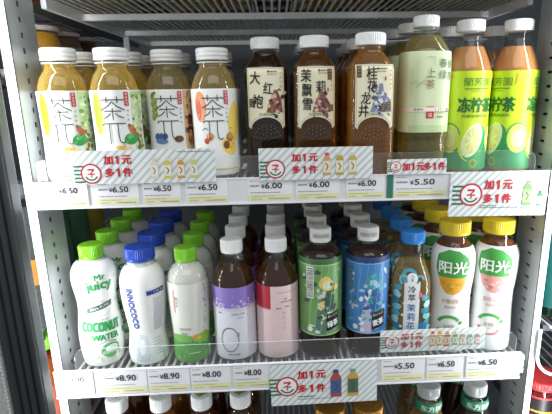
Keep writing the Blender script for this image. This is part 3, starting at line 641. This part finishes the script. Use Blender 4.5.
she = Shape([(0, .027), (.004, .031), (.012, .0328), (.12, .0328), (.150, .0320), (.166, .0275), (.176, .0240), (.181, .0225), (.200, .0212), (.204, .0178), (.208, .0170), (.216, .0170)], 2.6, .17)
GCL = clear('frosted_grey_cap', (.8, .83, .83), .2, 1.5, 1.4, .55, (.72, .75, .75))
for x, s, lq in ((.2527, 'left', liquid('pale_brown_tea', '#a98a58', .45, .5)), (.3351, 'right', liquid('plum_dark_tea', '#4c3436', .45, .8))):
    t, l, c = bottle('leaf_tea_bottle', f'{s} one of two green collared tea bottles with grey caps on the bottom shelf', 'bottle', she, (.0192, .2065, .0195, GCL), (.185, lq), (.183, .2005, mat('green_collar_paper', '#1f7a52', .5, var=.06)), 'green collared leaf tea bottles', (x, .05, ZB), .1 if s == 'left' else -.05)
    p = Print(); p.text('东方树叶', .003, .1918, .0105, '#e9f1ea', .012, .046); p.build('lettering', she.wrap(.0215), l, base=.0013, vg=.004, ug=.002)
    FRONT.append((t, 'bottle behind the '+s+' green collared tea on the bottom shelf', 1, .075))

# ---- the rows behind: a copy of each front bottle with its parts, set straight back in its column
NTH = ['second', 'third', 'fourth', 'fifth']
for t, d, n, step in FRONT:
    for k in range(n):
        c = copy_tree(t); c.location = t.location + Vector((random.uniform(-.0006, .0006)-(.0015 if t.name.startswith('green_tea') else 0), step*(k+1), 0)); j = .03 if 'square' in t.name or 'green_tea' in t.name or 'jasmine' in t.name else .25; c.rotation_euler.z = t.rotation_euler.z + random.uniform(-j, j)
        c['label'] = d + ', ' + NTH[k] + ' from the front'

# ------------------------------------------------------------------ shelves
TOP = 1.487
def wire_shelf(label, z, x0, x1, rail=None, guard=None, dividers=(), step=.0122, y1=.70, bars=None):
    """z is the surface the bottles stand on"""
    t = thing('wire_shelf', label, 'shelf', (0, 0, z))
    rw = .0021; n = int((x1-x0-.012)/step); me = rod_mesh('wire', (0, .004, -rw), (0, y1, -rw), rw, 6)
    me.materials.append(WIRE)
    for i in range(n+1):
        o = bpy.data.objects.new('wire', me); C.objects.link(o); o.parent = t; o.location = (x0+.006+(x1-x0-.012)*i/n, 0, 0)
    for y in (.02, .23, .455, .68): link('cross_bar', from_bm(box_bm(x0, x1, y-.005, y+.005, -rw*2-.011, -rw*2, .0015), 'cross_bar'), bars or WHITE_STEEL, t)
    for x in (x0, x1): link('side_rail', from_bm(box_bm(x-.004, x+.004, .095, y1, -.017, -.001, .001), 'side_rail'), bars or WHITE_STEEL, t)
    if rail:
        a, b, lo, hi = rail; bm = box_bm(a, b, -.0045, -.0005, lo-z, hi-z, .001)
        box_bm(a, b, -.0068, -.004, lo-z, lo-z+.0032, .0008, bm); box_bm(a, b, -.0062, -.004, hi-z-.0018, hi-z, .0006, bm)
        box_bm(a, b, -.004, .006, lo-z+.001, lo-z+.004, .0006, bm)
        if hi-lo > .04:
            for q in (.0085, .0195, .0310): box_bm(b-.002, b+.0055, -.0038, .001, lo-z+q, lo-z+q+.0085, .0005, bm)
        link('price_rail', from_bm(bm, 'price_rail'), WHITE_PLASTIC, t)
    if guard:
        a, b, hi = guard; h = hi-z; r = .016; bm = bmesh.new(); pts = [(a, -.004), (b, -.004)]
        pts += [(b-r+r*math.cos(q), h-r+r*math.sin(q)) for q in [PI/2*i/8 for i in range(9)]]
        pts += [(a+r+r*math.cos(q), h-r+r*math.sin(q)) for q in [PI/2+PI/2*i/8 for i in range(9)]]
        f = bm.faces.new([bm.verts.new((x, .0005, zz)) for x, zz in pts])
        ex = bmesh.ops.extrude_face_region(bm, geom=[f]); bmesh.ops.translate(bm, verts=[v for v in ex['geom'] if isinstance(v, bmesh.types.BMVert)], vec=(0, .0022, 0))
        bmesh.ops.recalc_face_normals(bm, faces=bm.faces[:])
        for q in bm.faces: q.material_index = 0 if abs(q.normal.y) > .9 else 1
        link('front_guard', from_bm(bm, 'front_guard'), [ACRYL, EDGE], t)
        for x in dividers:
            bm = box_bm(x-.0006, x+.0006, .003, .012, .0002, h-.004)
            for q in bm.faces: q.material_index = 1 if q.normal.z > .9 else 0
            link('divider', from_bm(bm, 'divider'), [ACRYL, EDGE], t)
    return t
XL, XR = -.332, .394
so = wire_shelf('white wire shelf overhead, its underside seen above the bottles', TOP, XL+.006, XR-.006)
for x in (XL+.010, XR-.010): link('shelf_bracket', from_bm(box_bm(x-.006, x+.006, .461, .466, -.060, -.015, .001), 'shelf_bracket'), WHITE_STEEL, so)
su = wire_shelf('upper wire shelf with price rail and clear guard, holding the fruit teas', 1.226, XL+.006, XR-.006, (-.3300, .3885, 1.198, 1.2355), (-.3292, .369, 1.2645), (-.19, -.05, .098, .178))
sl = wire_shelf('lower wire shelf with price rail and clear guard, holding the coconut waters', .930, XL+.006, XR-.006, (-.3445, .3785, .9005, .9462), (-.312, .371, .9795), (-.25, -.18, -.11, -.0387, .030, .103, .178, .247))
wire_shelf('bottom wire shelf, mostly below the picture', .632, XL+.006, XR-.006)
# bottles standing on the overhead shelf, seen from below between its wires
ORD = ['first', 'second', 'third', 'fourth', 'fifth', 'sixth', 'seventh', 'eighth', 'ninth', 'tenth']; ROWS = ['at the front', 'second from the front', 'third from the front', 'farthest back']
protos = [o for o in (FRONT[4][0], FRONT[8][0], FRONT[5][0], FRONT[13][0], FRONT[14][0], FRONT[0][0])]
for i in range(10):
    for j in range(4):
        c = copy_tree(protos[(i*2+j//2) % 6], skip=('lettering', 'artwork', 'moulded_studs', 'moulded_arch'))
        c.location = (-.285+i*.0715, .055+j*.078, TOP+.0004); c.rotation_euler.z = random.uniform(-.1, .1)
        c['label'] = 'dim bottle base above the overhead wires, '+ORD[i]+' from the left, row '+ROWS[j]; c['group'] = 'bottles on the overhead shelf'

# ------------------------------------------------------------------ promo cards
def stripe_mat():
    m = bpy.data.materials.new('striped_card'); m.use_nodes = True; nt = m.node_tree; b = nt.nodes['Principled BSDF']
    tc = nt.nodes.new('ShaderNodeTexCoord'); sp = nt.nodes.new('ShaderNodeSeparateXYZ'); ad = nt.nodes.new('ShaderNodeMath'); mu = nt.nodes.new('ShaderNodeMath'); fr = nt.nodes.new('ShaderNodeMath'); rp = nt.nodes.new('ShaderNodeValToRGB')
    nt.links.new(tc.outputs['Object'], sp.inputs[0]); ad.operation = 'SUBTRACT'; nt.links.new(sp.outputs['X'], ad.inputs[0]); nt.links.new(sp.outputs['Z'], ad.inputs[1])
    mu.operation = 'MULTIPLY'; mu.inputs[1].default_value = 92; nt.links.new(ad.outputs[0], mu.inputs[0]); fr.operation = 'FRACT'; nt.links.new(mu.outputs[0], fr.inputs[0])
    rp.color_ramp.interpolation = 'CONSTANT'; rp.color_ramp.elements[0].color = lin('#e9eeee'); rp.color_ramp.elements[1].color = lin('#c0cbcb'); rp.color_ramp.elements[1].position = .6
    nt.links.new(fr.outputs[0], rp.inputs[0]); nt.links.new(rp.outputs[0], b.inputs['Base Color']); b.inputs['Roughness'].default_value = .45
    return m
STRIPE = stripe_mat()
def logo(p, u, v, r):
    n = 5
    for k in range(n):
        vv = v+r*.72-k*r*.38; p.rect(u-r*1.62, u-r*.62, vv-r*.085, vv+r*.085, '#1f6f55')
    p.ell(u, v, r, r, RED, 0, 36).ell(u, v, r*.84, r*.84, '#eef1f0', 0, 36)
    p.poly([(u-r*.32, v+r*.48), (u+r*.32, v+r*.48), (u+r*.32, v+r*.30), (u+r*.02, v+r*.02), (u-r*.14, v+r*.02), (u+r*.12, v+r*.30), (u-r*.32, v+r*.30)], RED)
    p.rect(u-r*.36, u+r*.36, v-r*.10, v+r*.03, RED); p.poly([(u-r*.02, v-r*.08), (u+r*.14, v-r*.08), (u+r*.06, v-r*.38), (u-r*.1, v-r*.38)], '#d9622c')
    p.arc(u, v-r*.02, r*.52, r*.68, 205, 335, '#1f6f55')
def mini(p, u, v, h, body, lab, cap):
    w = h*.36
    p.poly([(u-w/2, v-h*.5), (u+w/2, v-h*.5), (u+w/2, v+h*.2), (u+w*.22, v+h*.38), (u-w*.22, v+h*.38), (u-w/2, v+h*.2)], body)
    p.rect(u-w*.24, u+w*.24, v+h*.37, v+h*.5, cap); p.rect(u-w*.46, u+w*.46, v-h*.38, v+h*.14, lab); p.line([(u-w*.2, v+h*.05), (u+w*.15, v-h*.1), (u-w*.1, v-h*.28)], w*.12, '#4a4a44')
def card(label, x0, x1, z0, z1, y, lg, rows, minis, tilt=0, thick=.0006, extra=None, roll=0):
    """px-free layout: lg=(u, v, r), rows=[(text, u, v, h, width)]; u, v in metres from the card's lower left"""
    W, H = x1-x0, z1-z0; t = thing('promo_card', label, 'sign', (x0, y, z0)); t.rotation_euler = (tilt, roll, 0)
    link('card_sheet', from_bm(box_bm(0, W, 0, thick, 0, H), 'card_sheet'), STRIPE, t)
    p = Print(); logo(p, *lg)
    for s, u, v, h, wd in rows:
        n = len(s); pit = wd/n
        for i, ch in enumerate(s):
            if ch == '1':
                x = u-wd/2+pit*(i+.5); p.poly([(x-h*.12, v-h*.5), (x+h*.16, v-h*.5), (x+h*.16, v+h*.5), (x-h*.04, v+h*.5), (x-h*.30, v+h*.30), (x-h*.24, v+h*.14), (x-h*.12, v+h*.2)], RED)
            else: p.text(ch, u-wd/2+pit*(i+.5), v, h, RED, .055, pit*.98)
    for m in minis: mini(p, *m)
    if extra: extra(p, W, H)
    p.build('printing', flat, t, ug=None, base=.00015, step=.00001)
    return t
T1, T2 = '加1元', '多1件'
CY, CT = '#e3c35a', '#d9d6cc'
card('striped promo card with red lettering and four fruit tea bottles printed on it', -.2740, -.0820, 1.2325, 1.2777, -.0105, (.0262, .0145, .0138), [(T1, .0625, .0325, .0115, .036), (T2, .0625, .0155, .0115, .036)],
     [(.110, .020, .028, '#d9d9cf', '#e9e6da', CT), (.128, .020, .028, '#d7c64a', '#e9e6da', CT), (.1455, .020, .028, '#c9983f', '#e9e0d0', CT), (.163, .020, .028, '#c9cf6a', '#e4e8dc', CT)], extra=lambda p, W, H: p.dashes(W-.05, W-.004, H-.0035, .0011, '#7d8c88'))
card('striped promo card with three tea bottles printed on it, under the square dark teas', -.0235, .1327, 1.232, 1.2760, -.0105, (.0225, .0155, .0132), [(T1, .0625, .0305, .0105, .035), (T2, .0625, .0140, .0105, .035)],
     [(.093, .021, .031, '#c9a070', '#e8dcc6', '#c5503f'), (.1105, .021, .031, '#b9a24f', '#e8e2c6', CT), (.1285, .021, .031, '#c2b264', '#e4e2cc', CT)])
def green_edge(p, W, H): p.rect(0, .008, -.0325, .002, '#2d7a60').rect(.002, .006, -.03, -.001, '#3f8d72')
card('small promo strip with one line of red lettering above the 5.50 tag', .1530, .2362, 1.2362, 1.2570, -.0105, (.0118, .0103, .0078), [('加1元多1件', .0515, .0103, .0105, .060)], [], extra=None)
card('large striped promo card at the right end of the upper shelf, green bottle printed', .2425, .3835, 1.1735, 1.2377, -.0115, (.0305, .0315, .0165), [(T1, .0690, .0455, .0130, .040), (T2, .0690, .0255, .0130, .040)],
     [(.1120, .033, .036, '#6fae62', '#a9cf8f', '#d98a7a'), (.1310, .025, .022, '#3f7a58', '#c9d6c8', '#2d5f48')], extra=lambda p, W, H: [p.dashes(.044, .125, .0125, .0014, '#75807e'), p.dashes(.044, .07, .0155, .0014, '#75807e')], roll=.012)
card('striped promo card with a blue and a green bottle, hanging from the lower rail', -.0174, .1480, .8745, .9453, -.0115, (.0255, .0335, .0172), [(T1, .0635, .0525, .0135, .043), (T2, .0635, .0285, .0135, .043)],
     [(.1010, .035, .048, '#b5443a', '#3f5f9a', '#2d4f8a'), (.1275, .035, .048, '#caa24a', '#4a6a58', '#7d9a88')], extra=lambda p, W, H: [p.dashes(.042, .070, .0145, .0018, '#55605e'), p.dashes(.042, .098, .010, .0012, '#75807e')], roll=-.012)
tf = card('striped promo card behind the lower clear guard, under the yellow capped teas', .1545, .3215, .9500, .9880, .0050, (.0185, .0175, .0115), [(T1, .0500, .0265, .0105, .034), (T2, .0500, .0120, .0105, .034)],
     [(.0825, .021, .026, '#c98f5a', '#e4d2b4', '#c23a3a'), (.094, .022, .026, '#d98a3a', '#eadab8', '#d9a23a'), (.106, .020, .026, '#b5443a', '#e0c0a0', '#caa24a'), (.1185, .020, .022, '#6f9a4a', '#d7dcb8', '#c9a04a'), (.131, .019, .022, '#c9a28a', '#eadcd0', CT), (.143, .018, .020, '#8aa07a', '#dcdccf', CT), (.155, .018, .02, '#b98a7a', '#eadcd0', CT)])

# ------------------------------------------------------------------ price tags
TAGP = mat('tag_paper', '#eceef2', .5, var=.02)
def tag(label, x0, x1, z0, z1, price, y=-.0058, body=True):
    W, H = x1-x0, z1-z0; t = thing('price_tag', label, 'price tag', (x0, y, z0))
    link('tag_paper', from_bm(box_bm(0, W, 0, .0005, 0, H), 'tag_paper'), TAGP, t)
    p = Print(); p.rect(.012*W, .97*W, .05*H, .30*H, '#e6e6b4'); 
    p.dashes(.08*W, .6*W, .235*H, .0010, '#a9a880'); p.dashes(.45*W, .93*W, .12*H, .0013, '#8d8d70', .0015, .003); p.dashes(.08*W, .3*W, .12*H, .0009, '#a9a880')
    p.dashes(.05*W, .72*W, .40*H, .0011, '#8a8e98'); p.dashes(.05*W, .24*W, .92*H, .0009, '#8a8e98'); p.dashes(.05*W, .27*W, .70*H, .0022, '#70747c', .0015, .0022)
    hp = .30*H; p.text('¥', .335*W, .68*H, hp*.62, '#33363c', .02); p.text(price, .385*W, .70*H, hp*.86, '#26282d', .025, W*.37, align='l')
    p.build('printing', flat, t, ug=None, base=.00015, step=.00001); return t
for i, (a, b, s, d) in enumerate([(-.312, -.2576, '6.50', 'leftmost on the upper rail, under the yellow-green fruit tea'), (-.2455, -.189, '6.50', 'under the logo of the four-bottle promo card'), (-.1837, -.1321, '6.50', 'under the printed bottles of the four-bottle promo card'), (-.1253, -.0677, '6.50', 'under the peach and mango tea'),
                              (-.040, .0224, '6.00', 'under the dark brown square tea'), (.0266, .0884, '6.00', 'under the middle square tea'), (.0969, .1525, '6.00', 'under the golden square tea'), (.1640, .2410, '5.50', 'under the small one-line promo strip')]):
    tag(f'white {s} price tag {d}', a, b, 1.2016, 1.2335, s)
for i, (a, b, s, d) in enumerate([(-.3421, -.2862, '8.90', 'leftmost on the lower rail, over the white post'), (-.2714, -.2058, '8.90', 'under the white bottle with green lettering'), (-.2043, -.1410, '8.90', 'under the cloudy coconut bottle with the green band'), (-.1395, -.0786, '8.00', 'under the violet label bottle'), (-.0741, -.0180, '8.00', 'just left of the lower promo card'),
                              (.1551, .2237, '5.50', 'under the lower right promo card, its leftmost'), (.2270, .2850, '6.50', 'under the lemon slice yellow capped tea'), (.2899, .3551, '6.50', 'under the pink peach yellow capped tea')]):
    tag(f'white {s} price tag {d}', a, b, .9050, .9440, s)
gt = thing('tag_holder', 'dark green tag holder at the left edge of the 5.50 tag', 'tag holder', (.1545, -.0056, 1.2016))
link('holder_plate', from_bm(box_bm(0, .0085, -.0008, .0003, 0, .0335, .0003), 'holder_plate'), mat('holder_green', '#2d7a60', .4), gt)

# ------------------------------------------------------------------ posts, walls, door, neighbours
def post(name, x, out, holes_y, hole_w, hole_h, z0, z1, pitch=.0195):
    """a cooler upright: perforated side plate (normal +-x) and a white front flange turned outward"""
    t = struct(thing(name, 'upright', 'post')); del t['label']; del t['category']
    bm = bmesh.new(); y0, y1 = 0, .075; a, b = holes_y-hole_w/2, holes_y+hole_w/2
    def quad(ya, yb, za, zb): bm.faces.new([bm.verts.new((x, yy, zz)) for yy, zz in ((ya, za), (yb, za), (yb, zb), (ya, zb))])
    quad(y0, a, z0, z1); quad(b, y1, z0, z1); z = z0
    while z < z1:
        e = min(z1, z+pitch); quad(a, b, z, e-hole_h); z = e
    for f in list(bm.faces):
        ex = bmesh.ops.extrude_face_region(bm, geom=[f]); bmesh.ops.translate(bm, verts=[v for v in ex['geom'] if isinstance(v, bmesh.types.BMVert)], vec=(out*.0015, 0, 0))
    bmesh.ops.recalc_face_normals(bm, faces=bm.faces[:])
    link('perforated_plate', from_bm(bm, 'perforated_plate'), STEEL, t)
    link('hole_backing', from_bm(box_bm(*sorted((x+out*.010, x+out*.0115)), .004, .075, z0, z1), 'hole_backing'), mat('hole_shade', '#24282a', .6), t)  # added dark plate, the shade inside the holes put into its colour
    link('front_flange', from_bm(box_bm(*sorted((x, x+out*(.0125 if out < 0 else .0105))), -.0003, .004, z0, z1, .0008), 'front_flange'), WHITE_STEEL, t)
    return t
post('trim_1', XL, -1, .034, .0062, .0070, .3, 2.0); post('trim_2', XR, 1, .034, .0125, .0038, .3, 2.0)
struct(link('wall_back', from_bm(box_bm(-1.1, 1.1, .76, .78, .1, 2.1), 'wall_back'), BACK))
struct(link('wall_left', from_bm(box_bm(-1.12, -1.1, -.02, .78, .1, 2.1), 'wall_left'), BACK))
struct(link('wall_right', from_bm(box_bm(1.1, 1.12, -.02, .78, .1, 2.1), 'wall_right'), BACK))
struct(link('ceiling', from_bm(box_bm(-1.1, 1.1, -.02, .78, 2.1, 2.12), 'ceiling'), BACK))
struct(link('floor', from_bm(box_bm(-3, 3, -3, .8, .0, .1), 'floor'), mat('shop_floor', '#8d8c88', .4, var=.1, scale=4)))
d = struct(thing('door_1', 'x', 'x')); del d['label']; del d['category']
DK = mat('dark_door_rubber', '#34383d', .6, 0, .2, 12); DK2 = mat('dark_door_frame', '#2c3035', .5, 0, .2, 10)
link('frame', from_bm(box_bm(-.3865, -.3390, -.044, -.020, .3, 2.0, .003), 'frame'), DK2, d)
for x, r in ((-.3440, .0042), (-.3545, .0046), (-.3655, .0042), (-.3775, .0048)):
    link('gasket_rib', rod_mesh('gasket_rib', (x, -.0445, .3), (x, -.0445, 2.0), r, 12), DK, d, True)
bm = box_bm(-.4120, -.3880, -.044, -.036, .3, 2.0, .001)
link('glazing_bead', from_bm(bm, 'glazing_bead'), mat('grey_white_bead', '#b5bab8', .5, 0, .3, 300), d)
me = from_bm(box_bm(-.0018, .0018, -.0466, -.0438, -.0022, .0022, .0005), 'zip_tooth'); me.materials.append(mat('zip_tooth_white', '#cfd3d0', .4))
for i in range(90):
    o = bpy.data.objects.new('zip_tooth', me); C.objects.link(o); o.parent = d; o.location = (-.3905, 0, .86+i*.0062)
# products of the bays next door
DARKBAR = mat('dark_grey_bar', '#4a4d55', .4)
wl = wire_shelf('wire shelf of the bay beyond the left post, holding big juice jars', 1.385, -.68, -.362, step=.02, bars=DARKBAR)
wl2 = wire_shelf('wire shelf of the left neighbouring bay above the big juice jars', 1.487, -.68, -.362, step=.02, bars=DARKBAR)
wl3 = wire_shelf('wire shelf of the left neighbouring bay with green bottles', 1.0, -.68, -.362, step=.02, bars=DARKBAR)
wr = wire_shelf('wire shelf of the bay beyond the right post with the red lidded jar', .800, .420, .70, step=.02, bars=DARKBAR)
wr2 = wire_shelf('wire shelf of the bay beyond the right post with the teal bottle', .985, .420, .70, step=.02, bars=DARKBAR)
shJ = Shape([(0, .03), (.004, .036), (.012, .038), (.04, .038), (.055, .037), (.063, .034), (.066, .033), (.074, .033)])
def jar(label, loc, lq, capm, lab, k=1.0, pet=PET):
    t, l, c = bottle('juice_jar', label, 'jar', shJ, (.0362, .070, .0075, capm), (.067, lq), lab, None, loc, 0, pet, 36); t.scale = (k, k, k); return t
OJ = liquid('yellow_juice', '#f0b23c', .85, .4, .1); PINKW = mat('pinkish_white_lid', '#e6d8d2', .4)
jar('big yellow juice jar with pinkish lid, just behind the left perforated post', (-.402, .222, 1.385), OJ, PINKW, None)
jar('grey labelled jar, second behind the left perforated post', (-.402, .312, 1.385), liquid('pale_juice', '#b59a7a', .7, .4), PINKW, (.012, .05, mat('grey_film', '#b5b3ac', .4)))
jar('brownish labelled jar, third behind the left perforated post', (-.402, .402, 1.385), liquid('brown_juice', '#8a5a3a', .7, .4), PINKW, (.012, .05, mat('brown_film', '#9a7f70', .4)))
jar('orange jar high behind the left post', (-.402, .10, 1.487), liquid('orange_juice', '#c9702a', .7, .4), PINKW, None)
for k in range(4): jar('reddish brown jar on the shelf above the juice jars, ' + NTH[k] + ' from the front', (-.402, .222+.085*k, 1.487), liquid('red_brown_drink', '#8a5444', .6, .5), mat('brown_lid', '#9a6a5c', .4), (.012, .05, mat('red_brown_film', '#a8705f', .4)))
def side_bottle(label, loc, labcol, capm, liqm, sh=sh5, lz=(.02, .16)):
    t, l, c = bottle('drink_bottle', label, 'bottle', sh, (.0175, sh.p[-1][0]-.0095, .0232, capm), (sh.p[-1][0]-.024, liqm), (lz[0], lz[1], mat('side_film_'+labcol[1:], labcol, .4, var=.2, scale=30)), None, loc, 0, PET, 36); return t
DG = liquid('dark_green_drink', '#1f4a33', .5, .7)
side_bottle('dark green bottle beyond the left post, beside the lime caps', (-.400, .165, 1.0), '#2a5a40', mat('dark_green_cap', '#2b5a44', .4), DG)
side_bottle('dark green bottle beyond the left post, second from the front', (-.400, .245, 1.0), '#35664a', mat('dark_green_cap', '#2b5a44', .4), DG)
side_bottle('yellow labelled bottle beyond the left post, third from the front', (-.400, .325, 1.0), '#a99a3a', mat('dark_green_cap', '#2b5a44', .4), DG)
wl4 = wire_shelf('wire shelf of the left neighbouring bay, lowest, with orange bottles', .755, -.68, -.362, step=.02, bars=DARKBAR)
ORL = liquid('orange_drink', '#c2622a', .6, .5)
side_bottle('orange red bottle beyond the left post, low', (-.400, .165, .755), '#b5502e', mat('orange_cap', '#c2552b', .4), ORL)
side_bottle('dark bottle beyond the left post, low, second from the front', (-.400, .245, .755), '#4a4038', mat('orange_cap', '#c2552b', .4), ORL)
side_bottle('orange banded bottle squeezed between the left post and the door frame', (-.3835, .048, 1.0), '#b8742e', mat('dark_grey_cap', '#4a4f52', .4), liquid('smoky_drink', '#8a9090', .5, .5), lz=(.075, .115))
side_bottle('red brown bottle low between the left post and the door frame', (-.3835, .048, .755), '#9a4a34', GCAP, ORL, lz=(.09, .15))
side_bottle('teal labelled bottle beyond the right post', (.4540, .050, .985), '#1f5f5c', mat('teal_cap', '#cfd8d6', .4), DG)
side_bottle('dark bottle beyond the right post, behind the teal one', (.4540, .130, .985), '#3a4a4a', mat('teal_cap', '#cfd8d6', .4), DG)
rj = Shape([(0, .026), (.004, .031), (.010, .0325), (.05, .0325), (.060, .031), (.064, .029), (.070, .029)])
t, l, c = bottle('sauce_jar', 'red lidded jar with black label and yellow print, right edge of the picture', 'jar', rj, (.0325, .0635, .014, mat('red_lid', '#c23a3c', .4)), (.058, liquid('red_sauce', '#7a1f1f', .8, .5)), (.014, .054, mat('black_label', '#231d1e', .4)), None, (.4400, .035, .800), -.2)
p = Print(); p.rect(-.05, .05, .014, .019, '#b23034'); p.dashes(-.03, .03, .0265, .0035, '#cfa23a', .003, .005); p.rect(-.05, .05, .05, .054, '#b23034'); p.build('artwork', rj.wrap(.0325), l, vg=.006)
g = thing('shelf_guard', 'clear curved guard of the bay beyond the right post', 'guard', (0, 0, .985))
pts = [(.4220, -.062), (.4222, -.07)]
bm = bmesh.new(); R0, R1 = .040, .0355; n = 20; A = []
for i in range(n+1):
    q = PI+PI/2*i/n; A.append([(.4415+R0*math.cos(q), R0*math.sin(q)-.044), (.4415+R1*math.cos(q), R1*math.sin(q)-.044)])
A = [[(.4018, 0.0), (.4062, 0.0)]]+A+[[(.62, -.084), (.62, -.0795)]]
V = [[[bm.verts.new((x, yy, zz)) for x, zz in row] for yy in (-.006, -.0035)] for row in A]
for a, b in zip(V, V[1:]):
    bm.faces.new((a[0][0], a[0][1], b[0][1], b[0][0])); bm.faces.new((a[1][1], a[1][0], b[1][0], b[1][1])); bm.faces.new((a[0][0], b[0][0], b[1][0], a[1][0])); bm.faces.new((a[0][1], a[1][1], b[1][1], b[0][1]))
bm.faces.new([V[0][0][0], V[0][1][0], V[0][1][1], V[0][0][1]]); bm.faces.new([V[-1][0][1], V[-1][1][1], V[-1][1][0], V[-1][0][0]])
link('guard_rim', from_bm(bm, 'guard_rim'), mat('milky_guard_rim', '#d3d7d6', .3), g)

bpy.data.objects.remove(_to)
S.cycles.transparent_max_bounces = 40; S.cycles.max_bounces = 10; S.cycles.use_denoising = True
S.cycles.sample_clamp_indirect = 4
